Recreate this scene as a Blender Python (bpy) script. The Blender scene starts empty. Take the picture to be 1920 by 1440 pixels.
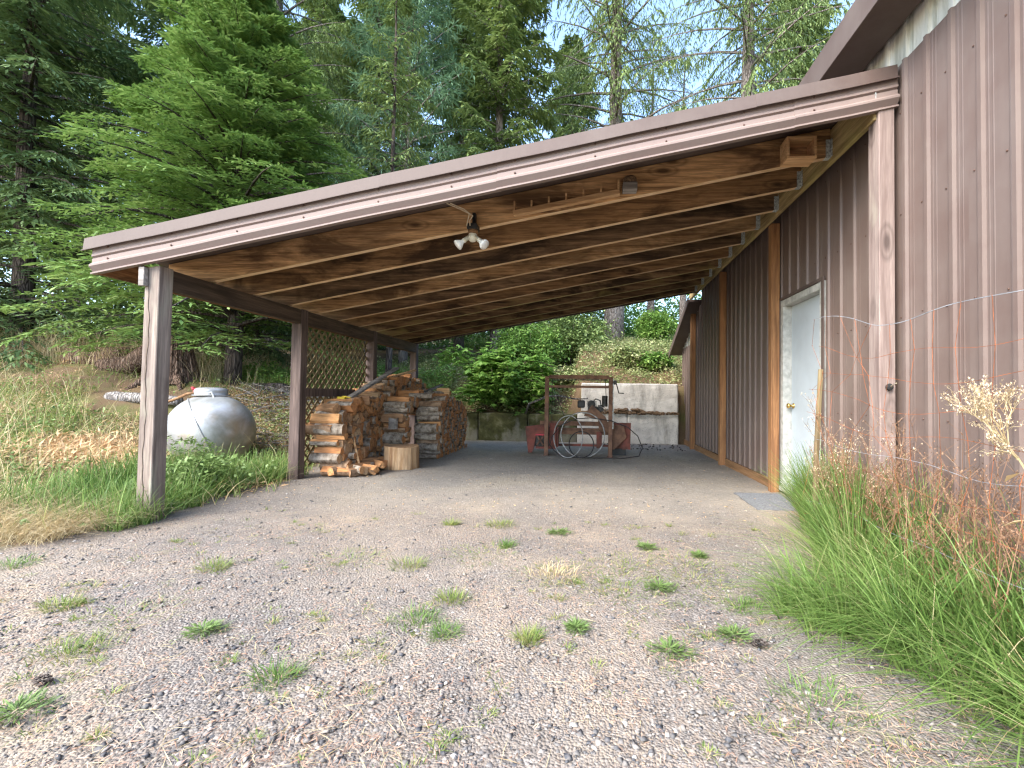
import bpy, math, random
import numpy as np
from mathutils import Matrix, Vector
R = math.radians
random.seed(7)
rng = np.random.default_rng(11)
S = bpy.context.scene
COL = S.collection

# ------------------------------------------------------------------ camera
cam = bpy.data.cameras.new("camera"); camo = bpy.data.objects.new("camera", cam); COL.objects.link(camo)
yaw, pit, rol = R(-4.463), R(1.46), R(.804)
def _rot():
    c, s = math.cos(yaw), math.sin(yaw); A = np.array([[c, -s, 0], [s, c, 0], [0, 0, 1]])
    c, s = math.cos(pit), math.sin(pit); B = np.array([[1, 0, 0], [0, c, s], [0, -s, c]])
    c, s = math.cos(rol), math.sin(rol); C = np.array([[c, 0, s], [0, 1, 0], [-s, 0, c]])
    return C @ B @ A
M = _rot(); r_, f_, u_ = M
camo.matrix_world = Matrix(((r_[0], u_[0], -f_[0], 0), (r_[1], u_[1], -f_[1], 0), (r_[2], u_[2], -f_[2], 1.073), (0, 0, 0, 1)))
cam.sensor_width = 36; cam.lens = 879.855 / 1920 * 36; cam.shift_x = -78.8 / 1920
cam.clip_start = .05; cam.clip_end = 1500
S.camera = camo
# ------------------------------------------------------------------ world, sun, exposure
W = bpy.data.worlds.new("World"); S.world = W; W.use_nodes = True
nt = W.node_tree; nt.nodes.clear()
sk = nt.nodes.new("ShaderNodeTexSky"); sk.sky_type = 'NISHITA'; sk.sun_disc = False
SUN_AZ, SUN_EL = R(218), R(42)
sk.sun_elevation = SUN_EL; sk.sun_rotation = SUN_AZ; sk.air_density = 1.0; sk.dust_density = 1.0; sk.ozone_density = 1.2
bg = nt.nodes.new("ShaderNodeBackground"); bg.inputs[1].default_value = .15
wo = nt.nodes.new("ShaderNodeOutputWorld")
nt.links.new(sk.outputs[0], bg.inputs[0]); nt.links.new(bg.outputs[0], wo.inputs[0])
sl = bpy.data.lights.new("sun", 'SUN'); sl.energy = 1.6; sl.angle = R(38); sl.color = (1, .93, .83)
so = bpy.data.objects.new("sun", sl); COL.objects.link(so)
sd = Vector((math.sin(SUN_AZ) * math.cos(SUN_EL), math.cos(SUN_AZ) * math.cos(SUN_EL), math.sin(SUN_EL)))
so.rotation_euler = sd.to_track_quat('Z', 'Y').to_euler(); so.location = sd * 60
S.view_settings.view_transform = 'Standard'; S.view_settings.look = 'None'
S.view_settings.exposure = 2.42; S.view_settings.gamma = 1.0; S.view_settings.use_curve_mapping = False
S.render.engine = 'CYCLES'; S.cycles.max_bounces = 10; S.cycles.diffuse_bounces = 8; S.cycles.use_denoising = True; S.cycles.use_adaptive_sampling = False; S.cycles.sample_clamp_indirect = 4; S.cycles.caustics_reflective = False; S.cycles.caustics_refractive = False; S.cycles.filter_width = 1.3

# ------------------------------------------------------------------ materials
class NT:
    def __init__(s, name):
        s.m = bpy.data.materials.new(name); s.m.use_nodes = True; s.t = s.m.node_tree; s.t.nodes.clear()
        s.out = s.n("OutputMaterial")
    def n(s, k, **kw):
        nd = s.t.nodes.new("ShaderNode" + k)
        for a, b in kw.items(): setattr(nd, a, b)
        return nd
    def l(s, a, b): s.t.links.new(a, b)
    def set(s, inp, v):
        if hasattr(v, 'is_linked') or isinstance(v, bpy.types.NodeSocket): s.l(v, inp)
        else: inp.default_value = v if not isinstance(v, tuple) or len(v) != 3 or inp.type != 'RGBA' else (*v, 1)
    def coord(s, scale=(1, 1, 1), objrand=False):
        tc = s.n("TexCoord"); o = tc.outputs['Object']
        if objrand:
            oi = s.n("ObjectInfo"); vm = s.n("VectorMath", operation='MULTIPLY'); s.l(oi.outputs['Random'], vm.inputs[0]); vm.inputs[1].default_value = (37, 53, 71)
            ad = s.n("VectorMath", operation='ADD'); s.l(o, ad.inputs[0]); s.l(vm.outputs[0], ad.inputs[1]); o = ad.outputs[0]
        mp = s.n("Mapping"); mp.inputs['Scale'].default_value = scale; s.l(o, mp.inputs[0]); return mp.outputs[0]
    def noise(s, vec, scale=5, detail=4, rough=.55, dist=0):
        nd = s.n("TexNoise"); s.l(vec, nd.inputs['Vector'])
        for k, v in (('Scale', scale), ('Detail', detail), ('Roughness', rough), ('Distortion', dist)): nd.inputs[k].default_value = v
        return nd.outputs['Fac']
    def vor(s, vec, scale=5, feat='F1', out='Distance', rnd=1):
        nd = s.n("TexVoronoi", feature=feat); s.l(vec, nd.inputs['Vector']); nd.inputs['Scale'].default_value = scale; nd.inputs['Randomness'].default_value = rnd
        return nd.outputs[out]
    def ramp(s, fac, stops, interp='LINEAR'):
        nd = s.n("ValToRGB"); cr = nd.color_ramp; cr.interpolation = interp; s.l(fac, nd.inputs[0])
        while len(cr.elements) < len(stops): cr.elements.new(.5)
        for e, (p, c) in zip(cr.elements, stops):
            e.position = p; e.color = (c, c, c, 1) if not isinstance(c, tuple) else (*c, 1)
        return nd.outputs[0]
    def mix(s, fac, a, b, mode='MIX'):
        nd = s.n("Mix", data_type='RGBA', blend_type=mode); s.set(nd.inputs[0], fac); s.set(nd.inputs[6], a); s.set(nd.inputs[7], b); return nd.outputs[2]
    def math(s, op, a, b=0.):
        nd = s.n("Math", operation=op); s.set(nd.inputs[0], a); s.set(nd.inputs[1], b); return nd.outputs[0]
    def island(s): return s.n("NewGeometry").outputs['Random Per Island']
    def orand(s): return s.n("ObjectInfo").outputs['Random']
    def bump(s, h, strength=.3, dist=.01):
        b = s.n("Bump"); b.inputs['Strength'].default_value = strength; b.inputs['Distance'].default_value = dist; s.l(h, b.inputs['Height']); return b.outputs[0]
    def bsdf(s, col, rough=.8, metal=0, bump=None, spec=.3):
        p = s.n("BsdfPrincipled"); s.set(p.inputs['Base Color'], col); s.set(p.inputs['Roughness'], rough); s.set(p.inputs['Metallic'], metal)
        p.inputs['Specular IOR Level'].default_value = spec
        if bump is not None: s.l(bump, p.inputs['Normal'])
        s.l(p.outputs[0], s.out.inputs[0]); return p

def wood(name, light, mid, dark, axis=0, stain=.5, knots=True, gscale=1., green=None, rough=.82):
    t = NT(name); sc = [7., 7., 7.]; sc[axis] = .38
    v = t.coord(tuple(x * gscale for x in sc), True)
    sc2 = [2.4, 2.4, 2.4]; sc2[axis] = .75; v2 = t.coord(tuple(sc2), True)
    g = t.noise(v, 2.4, 6, .64, .45)
    fine = t.noise(v, 11, 3, .6, .3)
    c = t.ramp(g, [(.3, dark), (.47, mid), (.62, light)])
    c = t.mix(t.ramp(fine, [(.42, .38), (.6, 0.)]), c, dark)
    big = t.noise(v2, 1.3, 5, .65, .6)
    c = t.mix(t.ramp(big, [(.46, 0.), (.62, stain)]), c, tuple(x * .55 for x in dark))
    c = t.mix(1., c, t.ramp(t.orand(), [(0., .8), (1., 1.12)]), 'MULTIPLY')
    if knots:
        sc3 = [4.5, 4.5, 4.5]; sc3[axis] = 1.6; v3 = t.coord(tuple(sc3), True)
        k = t.vor(v3, 1.0); c = t.mix(t.ramp(k, [(.06, .85), (.15, .15), (.2, .45), (.26, 0.)]), c, (dark[0] * .4, dark[1] * .4, dark[2] * .4))
    if green:
        c = t.mix(t.ramp(t.noise(v2, 2.1, 4, .6, .2), [(.55, 0.), (.7, .6)]), c, green)
    t.bsdf(c, rough, 0, t.bump(g, .5, .006)); return t.m

def leafmat(name, cols, trans=.25, rough=.55, nscale=.6, spec=.3):
    t = NT(name); f = t.island(); v = t.coord()
    n = t.noise(v, nscale, 3, .6)
    f2 = t.math('ADD', t.math('MULTIPLY', f, .62), t.math('MULTIPLY', t.ramp(n, [(.3, 0.), (.7, 1.)]), .38))
    c = t.ramp(f2, [(i / (len(cols) - 1), k) for i, k in enumerate(cols)])
    p = t.bsdf(c, rough, 0, None, spec)
    tr = t.n("BsdfTranslucent"); t.l(c, tr.inputs[0]); mx = t.n("MixShader"); mx.inputs[0].default_value = trans
    t.l(p.outputs[0], mx.inputs[1]); t.l(tr.outputs[0], mx.inputs[2]); t.l(mx.outputs[0], t.out.inputs[0]); return t.m

def simple(name, col, rough=.7, metal=0, var=.25, scale=8, bumpn=.1, dark=None, spec=.3, stretch=(1, 1, 1)):
    t = NT(name); v = t.coord(stretch, True); n = t.noise(v, scale, 5, .6)
    d = dark or tuple(x * (1 - var) ** 2 for x in col)
    c = t.ramp(n, [(.35, d), (.62, col)])
    t.bsdf(c, rough, metal, t.bump(n, bumpn, .01), spec); return t.m

MT = {}
MT['rafter'] = wood('rafter_wood', (.80, .50, .25), (.60, .345, .16), (.12, .062, .03), 0, .8, True, 1.5)
MT['rafter_mid'] = wood('brown_rafter_wood', (.50, .29, .135), (.34, .19, .085), (.075, .04, .02), 0, .9, True, 1.3)
MT['rafter_dark'] = wood('stained_rafter_wood', (.36, .22, .12), (.19, .115, .06), (.05, .03, .018), 0, .8, True, 1.2)
MT['rafter_far'] = wood('mildewed_rafter_wood', (.44, .28, .14), (.27, .16, .08), (.06, .037, .02), 0, .9, True, 1.5, green=(.34, .27, .09))
MT['rafter_edge_far'] = wood('greenish_rafter_edge_wood', (.56, .47, .22), (.44, .34, .15), (.22, .16, .08), 0, .3, False)  # rear undersides: greenish wood, lightened in colour to suggest bounced light
MT['rafter_edge'] = wood('rafter_bottom_edge_wood', (.82, .62, .40), (.72, .50, .29), (.48, .31, .16), 0, .15, False)  # less stained underside, also painted paler to stand for bounce off the ground
MT['eave'] = wood('eave_board_wood', (.42, .22, .10), (.25, .12, .05), (.07, .035, .018), 1, .6, True)
MT['beam'] = wood('dark_beam_wood', (.15, .105, .075), (.105, .072, .05), (.04, .028, .02), 1, .5, False)
MT['ledger'] = wood('ledger_wood', (.74, .55, .27), (.52, .38, .17), (.16, .11, .05), 1, .3, True, green=(.40, .36, .13))
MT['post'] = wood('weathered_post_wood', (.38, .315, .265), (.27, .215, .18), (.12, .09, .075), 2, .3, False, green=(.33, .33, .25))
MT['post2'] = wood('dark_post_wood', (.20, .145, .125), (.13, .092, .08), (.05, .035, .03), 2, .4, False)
MT['post_mauve'] = wood('mauve_post_wood', (.36, .285, .25), (.285, .215, .19), (.17, .12, .105), 2, .2, True, green=(.38, .35, .27))
MT['post_orange'] = wood('orange_post_wood', (.42, .215, .095), (.31, .15, .065), (.14, .065, .03), 2, .3, False)
MT['sill'] = wood('sill_wood', (.42, .24, .12), (.29, .155, .07), (.12, .065, .035), 1, .3, False)
MT['lattice'] = wood('lattice_wood', (.34, .28, .15), (.24, .18, .09), (.10, .07, .04), 2, .3, False)
MT['raw'] = wood('raw_pine_wood', (.80, .52, .28), (.68, .41, .20), (.32, .17, .08), 0, .2, False)
MT['grey_wood'] = wood('grey_weathered_wood', (.38, .35, .32), (.26, .235, .21), (.10, .085, .075), 0, .4, False)
MT['log_cut'] = wood('cut_log_wood', (.55, .36, .20), (.45, .27, .14), (.26, .14, .07), 2, .2, False, 2.0)
def paint(name, col, rough=.42, var=.08, dust=(.3, .27, .24), dustamt=.12):
    t = NT(name); v = t.coord((1, 1, 1), True); n = t.noise(v, 2.2, 6, .65); n2 = t.noise(t.coord((14, 14, 1.2)), 3, 4, .6)
    c = t.mix(t.ramp(n, [(.35, 0.), (.75, dustamt * 2)]), col, dust)
    c = t.mix(t.ramp(n2, [(.5, 0.), (.75, dustamt)]), c, tuple(x * .5 for x in col))
    t.bsdf(c, t.ramp(n, [(.3, rough), (.7, rough + .18)]), 0, t.bump(t.noise(v, 1.1, 2, .5), .15, .02), .35); return t.m
MT['brown_metal'] = paint('brown_painted_metal', (.140, .098, .083))
MT['trim_metal'] = paint('brown_trim_metal', (.235, .175, .155), .58)
MT['flash_metal'] = paint('brown_flashing_metal', (.092, .063, .053), .55)
MT['screw'] = simple('screw_metal', (.15, .09, .07), .4, .3)
t = NT('weathered_galvanised_metal'); v = t.coord((5, 5, .7)); n = t.noise(v, 1.6, 6, .65, .3)
t.bsdf(t.ramp(n, [(.3, (.24, .25, .20)), (.48, (.58, .58, .52)), (.66, (.78, .78, .74))]), .55, .25, t.bump(n, .1, .01)); MT['galv_wall'] = t.m
MT['galv'] = simple('galvanised_steel', (.62, .66, .64), .6, .1, .4, 60, .3)
MT['wire'] = simple('galvanised_wire', (.45, .47, .5), .45, .4)
MT['rust_wire'] = simple('rusty_wire', (.40, .13, .05), .8, 0, .4, 12)
MT['door'] = simple('painted_door', (.50, .56, .60), .5, 0, .05, 3, .02)
MT['frame'] = simple('white_frame_paint', (.52, .52, .48), .6, 0, .2, 14, .1)
MT['brass'] = simple('brass', (.75, .5, .15), .25, 1, .1)
MT['mat'] = simple('rubber_mat', (.22, .225, .23), .85, 0, .2, 60, .3)
MT['bulb'] = simple('frosted_bulb_glass', (.85, .85, .82), .3, 0, .03)
MT['white_plastic'] = simple('ivory_plastic', (.72, .68, .55), .5, 0, .08)
MT['black'] = simple('black_plastic', (.03, .03, .03), .5, 0, .3)
MT['tan_wire'] = simple('tan_cable', (.62, .52, .38), .6, 0, .1)
MT['nest'] = simple('nest_twigs', (.22, .14, .08), .95, 0, .5, 60, .8)
MT['yellow'] = simple('yellow_plastic', (.62, .48, .05), .5, 0, .15)
MT['red'] = simple('red_plastic', (.55, .05, .07), .5, 0, .2)
MT['rust_red'] = simple('rusty_red_paint', (.23, .07, .052), .8, 0, .3, 5, .3, (.08, .04, .03))
MT['rust_brown'] = simple('brown_rusty_steel', (.22, .12, .075), .8, 0, .3, 7, .3, (.10, .055, .04))
MT['dark_steel'] = simple('dark_oily_steel', (.06, .058, .055), .55, .4, .4, 20, .2)
MT['rim'] = simple('grey_wheel_rim', (.42, .41, .39), .5, .3, .3, 20)
MT['hose'] = simple('black_hose', (.035, .03, .03), .6, 0, .2)
def bark(name, a, b, c, sc=(9, 9, 1.6)):
    t = NT(name); v = t.coord(sc, True); n = t.noise(v, 1.6, 7, .68, .4); vo = t.vor(v, 2.0, 'DISTANCE_TO_EDGE')
    col = t.mix(t.ramp(vo, [(.02, .75), (.16, 0.)]), t.ramp(n, [(.32, b), (.55, a), (.72, c)]), tuple(x * .35 for x in b))
    t.bsdf(col, .95, 0, t.bump(t.math('ADD', t.math('MULTIPLY', t.ramp(vo, [(0., 0.), (.2, 1.)]), .7), n), .9, .03), .1); return t.m
MT['bark_grey'] = bark('grey_fir_bark', (.27, .235, .21), (.14, .115, .10), (.44, .40, .37))
MT['bark_dark'] = bark('dark_fir_bark', (.12, .095, .08), (.05, .04, .035), (.2, .17, .15))
MT['bark_pale'] = bark('pale_fir_bark', (.36, .33, .31), (.2, .18, .17), (.52, .5, .47))
MT['stump'] = bark('rotting_stump_wood', (.24, .16, .12), (.09, .055, .04), (.42, .34, .27), (14, 14, 1.3))
MT['log_bark'] = simple('firewood_bark', (.40, .34, .275), .95, 0, .4, 16, .6, (.11, .08, .055), .1, (1, 1, 1))
t = NT('firewood_split_face'); v = t.coord((2, 12, 12), True); n = t.noise(v, 2.5, 5, .6, .3); r = t.orand()
base = t.ramp(r, [(0., (.50, .22, .09)), (.3, (.64, .33, .14)), (.55, (.52, .27, .12)), (.8, (.38, .22, .12)), (1., (.60, .41, .24))])
t.bsdf(t.mix(t.ramp(n, [(.35, .6), (.6, 0.)]), base, (.12, .06, .03)), .85, 0, t.bump(n, .5, .01), .15); MT['log_wood'] = t.m
t = NT('galvanised_tank_shell'); v = t.coord(); n = t.noise(v, 2.6, 6, .6, .4); n2 = t.noise(v, 1.5, 4, .6, .2)
c = t.ramp(n, [(.36, (.22, .22, .20)), (.5, (.33, .335, .33)), (.62, (.46, .465, .46))]); c = t.mix(t.ramp(n2, [(.5, 0.), (.66, .6)]), c, (.28, .20, .11))
t.bsdf(c, t.ramp(n, [(.3, .5), (.7, .34)]), .45, t.bump(n2, .25, .03), .5); MT['tank'] = t.m
# concrete
t = NT('stained_concrete'); v = t.coord(); n = t.noise(v, 3.2, 7, .65, .2); n2 = t.noise(t.coord((3, 3, .7)), 1.4, 5, .6); pit_ = t.vor(v, 26)
c = t.ramp(n, [(.3, (.44, .41, .37)), (.65, (.68, .64, .58))]); c = t.mix(t.ramp(n2, [(.54, 0.), (.7, .6)]), c, (.13, .12, .10)); c = t.mix(t.ramp(pit_, [(.12, .6), (.22, 0.)]), c, (.1, .09, .08))
t.bsdf(c, .93, 0, t.bump(n, .6, .02), .1); MT['concrete'] = t.m
t = NT('mossy_concrete'); v = t.coord(); n = t.noise(v, 4, 7, .7, .2); n2 = t.noise(t.coord((1.5, 1, 1)), 1.7, 5, .6)
c = t.ramp(n, [(.3, (.028, .026, .015)), (.55, (.085, .085, .035)), (.72, (.19, .18, .11))]); c = t.mix(t.ramp(n2, [(.5, 0.), (.62, .6)]), c, (.26, .24, .2))
t.bsdf(c, .95, 0, t.bump(n, .9, .03), .1); MT['moss_concrete'] = t.m
# ground
t = NT('gravel_and_soil'); v = t.coord(); 
peb = t.vor(v, 95, 'F1', 'Color'); pebd = t.vor(v, 95); sep = t.n("SeparateColor"); t.l(peb, sep.inputs[0])
pc = t.ramp(sep.outputs[0], [(0., (.10, .098, .10)), (.3, (.18, .168, .158)), (.6, (.25, .228, .208)), (.85, (.31, .285, .26)), (1., (.44, .41, .38))])
fine = t.noise(v, 140, 3, .7)
dirt = t.ramp(fine, [(.35, (.135, .115, .10)), (.65, (.31, .275, .24))])
mixn = t.noise(v, 22, 5, .7); base = t.mix(t.ramp(mixn, [(.42, .25), (.58, .85)]), dirt, pc)
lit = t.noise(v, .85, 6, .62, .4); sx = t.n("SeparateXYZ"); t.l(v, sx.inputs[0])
strw = t.noise(t.coord((40, 9, 9)), 3, 4, .7, 1.2)
lf = t.math('MULTIPLY', t.ramp(lit, [(.42, .12), (.62, .85)]), t.ramp(strw, [(.46, 0.), (.56, 1.)]))
inn = t.ramp(t.math('MULTIPLY', sx.outputs[1], .1), [(.38, 1.), (.47, .22)])
base = t.mix(t.math('MULTIPLY', lf, inn), base, (.42, .325, .24))
base = t.mix(t.ramp(t.noise(v, 1.3, 4, .6), [(.46, 0.), (.66, .5)]), base, (.36, .31, .25))
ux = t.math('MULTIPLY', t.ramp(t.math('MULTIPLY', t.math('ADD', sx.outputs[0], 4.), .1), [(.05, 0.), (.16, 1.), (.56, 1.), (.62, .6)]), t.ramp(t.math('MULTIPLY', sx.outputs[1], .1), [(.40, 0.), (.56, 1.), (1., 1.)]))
base = t.mix(t.math('MULTIPLY', ux, t.ramp(mixn, [(.3, .35), (.6, .8)])), base, (.54, .49, .42))  # under the roof: pale dust, lightened further to make up for dim light
gm = t.ramp(fine, [(.3, (.10, .065, .04)), (.7, (.26, .18, .11))]); gm = t.mix(t.ramp(t.noise(v, 1.2, 5, .6), [(.45, 0.), (.6, .7)]), gm, (.13, .15, .05))
at = t.n("Attribute"); at.attribute_name = 'soil'
edge = t.math('ADD', at.outputs['Fac'], t.math('MULTIPLY', t.math('SUBTRACT', t.noise(v, 3.5, 5, .65), .5), .8))
base = t.mix(t.ramp(edge, [(.4, 0.), (.6, 1.)]), base, gm)
base = t.mix(1., base, t.ramp(t.noise(v, .7, 6, .68, .6), [(.36, (.74, .74, .73)), (.5, (.88, .865, .84)), (.64, (1., .96, .88))]), 'MULTIPLY')
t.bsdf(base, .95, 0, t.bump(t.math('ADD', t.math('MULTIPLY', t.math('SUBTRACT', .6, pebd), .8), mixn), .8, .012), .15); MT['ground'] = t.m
t = NT('gravel_stone'); f = t.island(); 
t.bsdf(t.mix(t.ramp(t.noise(t.coord(), 90, 3, .6), [(.4, .3), (.6, 0.)]), t.ramp(f, [(0., (.05, .056, .068)), (.35, (.12, .116, .112)), (.7, (.20, .182, .163)), (.92, (.31, .275, .24)), (1., (.46, .43, .39))]), (.3, .26, .22)), .85, 0, None, .3); MT['stone'] = t.m
MT['litter'] = leafmat('pine_needle_litter', [(.24, .12, .07), (.40, .23, .15), (.52, .35, .25), (.44, .35, .25)], .1, .8)
MT['straw'] = leafmat('dry_straw', [(.30, .20, .10), (.50, .38, .20), (.62, .52, .32), (.42, .36, .16)], .2, .8, 1.5)
MT['dead'] = leafmat('dead_tan_leaves', [(.42, .24, .12), (.62, .42, .22), (.72, .55, .34)], .2, .8, 1.5)
MT['grass_a'] = leafmat('fresh_green_grass', [(.035, .07, .018), (.08, .155, .03), (.14, .24, .055), (.23, .33, .09), (.42, .40, .20)], .3, .5, 1.2)
MT['grass_b'] = leafmat('mixed_meadow_grass', [(.07, .14, .025), (.16, .24, .05), (.30, .32, .10), (.50, .40, .20)], .3, .6, 1.5)
MT['weed'] = leafmat('broad_weed_leaves', [(.07, .12, .035), (.13, .20, .055), (.20, .29, .09), (.30, .36, .17)], .25, .5, 2)
MT['redweed'] = leafmat('red_brown_weed_stems', [(.14, .07, .04), (.26, .14, .08), (.40, .27, .17)], .15, .8, 2)
MT['pods'] = leafmat('cream_seed_heads', [(.50, .36, .20), (.66, .52, .34), (.78, .68, .54)], .25, .8, 2)
MT['fir'] = leafmat('bright_fir_needles', [(.068, .13, .034), (.125, .22, .052), (.205, .315, .082), (.35, .45, .16)], .25, .5, .9)
MT['fir_dark'] = leafmat('dark_fir_needles', [(.045, .085, .038), (.085, .145, .052), (.14, .21, .075), (.21, .29, .11)], .2, .55, .6)
MT['fir_mid'] = leafmat('mid_fir_needles', [(.075, .12, .04), (.14, .205, .065), (.21, .285, .09), (.31, .37, .14)], .22, .55, .5)
MT['pine'] = leafmat('blue_green_pine_needles', [(0.068, 0.135, 0.083), (0.120, 0.225, 0.128), (0.195, 0.315, 0.180), (0.300, 0.405, 0.225)], .25, .5, .5)
MT['decid'] = leafmat('yellow_green_leaves', [(0.120, 0.192, 0.036), (0.240, 0.336, 0.060), (0.432, 0.456, 0.108), (0.660, 0.480, 0.096)], .35, .5, .8)
MT['fig'] = leafmat('broad_bush_leaves', [(.07, .16, .03), (.15, .29, .055), (.25, .42, .09), (.40, .50, .15)], .42, .4, 1.2, .5)
MT['brush'] = leafmat('hillside_brush_leaves', [(.10, .15, .045), (.20, .26, .09), (.34, .36, .16), (.55, .50, .30)], .25, .6, .9)
MT['twig'] = simple('twig_bark', (.16, .12, .09), .9, 0, .3, 20)
MT['grey_twig'] = simple('dead_grey_twigs', (.34, .30, .26), .9, 0, .4, 14)
MT['shadegreen'] = leafmat('undergrowth_leaves', [(.06, .13, .03), (.13, .24, .05), (.22, .37, .08), (.40, .47, .15)], .3, .5, .7)

# ------------------------------------------------------------------ mesh helpers
def tagp(o, label=None, cat=None, group=None, kind=None, category=None):
    cat = cat or category
    for k, v in (('label', label), ('category', cat), ('group', group), ('kind', kind)):
        if v: o[k] = v
    return o
def wloc(p):
    v = Vector((0, 0, 0))
    while p is not None: v = v + p.location; p = p.parent
    return v
def empty(name, loc, label=None, cat=None, group=None, kind=None):
    o = bpy.data.objects.new(name, None); COL.objects.link(o); o.location = loc; o.empty_display_size = .2
    return tagp(o, label, cat, group, kind)
class MB:
    def __init__(s): s.v = []; s.f = []; s.mi = []
    def add(s, vs, fs, mi=0):
        b = len(s.v); s.v += [tuple(x) for x in vs]; s.f += [tuple(i + b for i in f) for f in fs]; s.mi += [mi] * len(fs); return s
    def box(s, x0, x1, y0, y1, z0, z1, mi=0):
        return s.add([(x0, y0, z0), (x1, y0, z0), (x1, y1, z0), (x0, y1, z0), (x0, y0, z1), (x1, y0, z1), (x1, y1, z1), (x0, y1, z1)],
                     [(0, 3, 2, 1), (4, 5, 6, 7), (0, 1, 5, 4), (1, 2, 6, 5), (2, 3, 7, 6), (3, 0, 4, 7)], mi)
    def hexa(s, p, mi=0):   # 8 points: bottom ring then top ring
        return s.add(p, [(0, 3, 2, 1), (4, 5, 6, 7), (0, 1, 5, 4), (1, 2, 6, 5), (2, 3, 7, 6), (3, 0, 4, 7)], mi)
    def beam(s, a, b, w, h, up=(0, 0, 1), mi=0):
        a, b = Vector(a), Vector(b); d = (b - a).normalized(); u = Vector(up); r = d.cross(u).normalized(); u = r.cross(d).normalized()
        r *= w / 2; u *= h / 2
        return s.hexa([a - r - u, a + r - u, b + r - u, b - r - u, a - r + u, a + r + u, b + r + u, b - r + u], mi)
    def tube(s, pts, r, n=6, r1=None, mi=0, closed=False):
        pts = [Vector(p) for p in pts]; N = len(pts); vs = []; r1 = r if r1 is None else r1; prev = None
        for i, p in enumerate(pts):
            d = (pts[min(i + 1, N - 1)] - pts[max(i - 1, 0)]) if not closed else (pts[(i + 1) % N] - pts[i - 1])
            d.normalize()
            if prev is None: u = d.orthogonal().normalized()
            else: u = (prev - d * prev.dot(d)).normalized()
            prev = u; w = d.cross(u); rr = r + (r1 - r) * i / max(1, N - 1)
            for k in range(n):
                a = 2 * math.pi * k / n; vs.append(p + (u * math.cos(a) + w * math.sin(a)) * rr)
        fs = [(i * n + k, i * n + (k + 1) % n, (i + 1) * n + (k + 1) % n, (i + 1) * n + k) for i in range(N - 1) for k in range(n)]
        if closed: fs += [((N - 1) * n + k, (N - 1) * n + (k + 1) % n, (k + 1) % n, k) for k in range(n)]
        else: fs += [tuple(range(n))[::-1], tuple((N - 1) * n + k for k in range(n))]
        return s.add(vs, fs, mi)
    def lathe(s, prof, c, n=20, axis='Z', mi=0, mat=None):
        vs = []; 
        for (r, z) in prof:
            for k in range(n):
                a = 2 * math.pi * k / n; p = Vector((r * math.cos(a), r * math.sin(a), z))
                if mat is not None: p = mat @ p
                elif axis == 'X': p = Vector((p.z, p.x, p.y))
                elif axis == 'Y': p = Vector((p.x, p.z, p.y))
                vs.append(p + Vector(c))
        m = len(prof); fs = [(i * n + k, i * n + (k + 1) % n, (i + 1) * n + (k + 1) % n, (i + 1) * n + k) for i in range(m - 1) for k in range(n)]
        fs += [tuple(range(n))[::-1], tuple((m - 1) * n + k for k in range(n))]
        return s.add(vs, fs, mi)
    def build(s, name, mats, parent=None, origin=None, smooth=False, bevel=0, **tg):
        me = bpy.data.meshes.new(name); off = wloc(parent) if parent is not None else Vector(origin or (0, 0, 0))
        me.from_pydata([tuple(Vector(v) - off) for v in s.v], [], s.f)
        mats = mats if isinstance(mats, (list, tuple)) else [mats]
        for m in mats: me.materials.append(MT[m] if isinstance(m, str) else m)
        if len(mats) > 1: me.polygons.foreach_set('material_index', s.mi)
        if smooth: me.polygons.foreach_set('use_smooth', [True] * len(me.polygons))
        me.update(); o = bpy.data.objects.new(name, me); COL.objects.link(o)
        if parent is not None: o.parent = parent
        else: o.location = off
        if bevel:
            b = o.modifiers.new('bevel', 'BEVEL'); b.width = bevel; b.segments = 1; b.limit_method = 'ANGLE'
        return tagp(o, **tg)
def npmesh(name, V, F, mat, parent=None, smooth=False, origin=(0, 0, 0), mi=None, **tg):
    V = np.asarray(V, np.float32).reshape(-1, 3); F = np.asarray(F, np.int32); k = F.shape[1]
    me = bpy.data.meshes.new(name); off = wloc(parent) if parent is not None else Vector(origin); V = V - np.array(off, np.float32)
    me.vertices.add(len(V)); me.vertices.foreach_set('co', V.ravel())
    me.loops.add(F.size); me.loops.foreach_set('vertex_index', F.ravel())
    me.polygons.add(len(F)); me.polygons.foreach_set('loop_start', np.arange(0, F.size, k, dtype=np.int32)); me.polygons.foreach_set('loop_total', np.full(len(F), k, np.int32))
    for m in (mat if isinstance(mat, (list, tuple)) else [mat]): me.materials.append(MT[m])
    if mi is not None: me.polygons.foreach_set('material_index', np.asarray(mi, np.int32))
    if smooth: me.polygons.foreach_set('use_smooth', np.ones(len(F), bool))
    me.update(calc_edges=True); o = bpy.data.objects.new(name, me); COL.objects.link(o)
    if parent is not None: o.parent = parent
    else: o.location = off
    return tagp(o, **tg)
def nrm(a): return a / np.maximum(np.linalg.norm(a, axis=-1, keepdims=True), 1e-9)
UP = np.array([0, 0, 1.])
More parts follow.
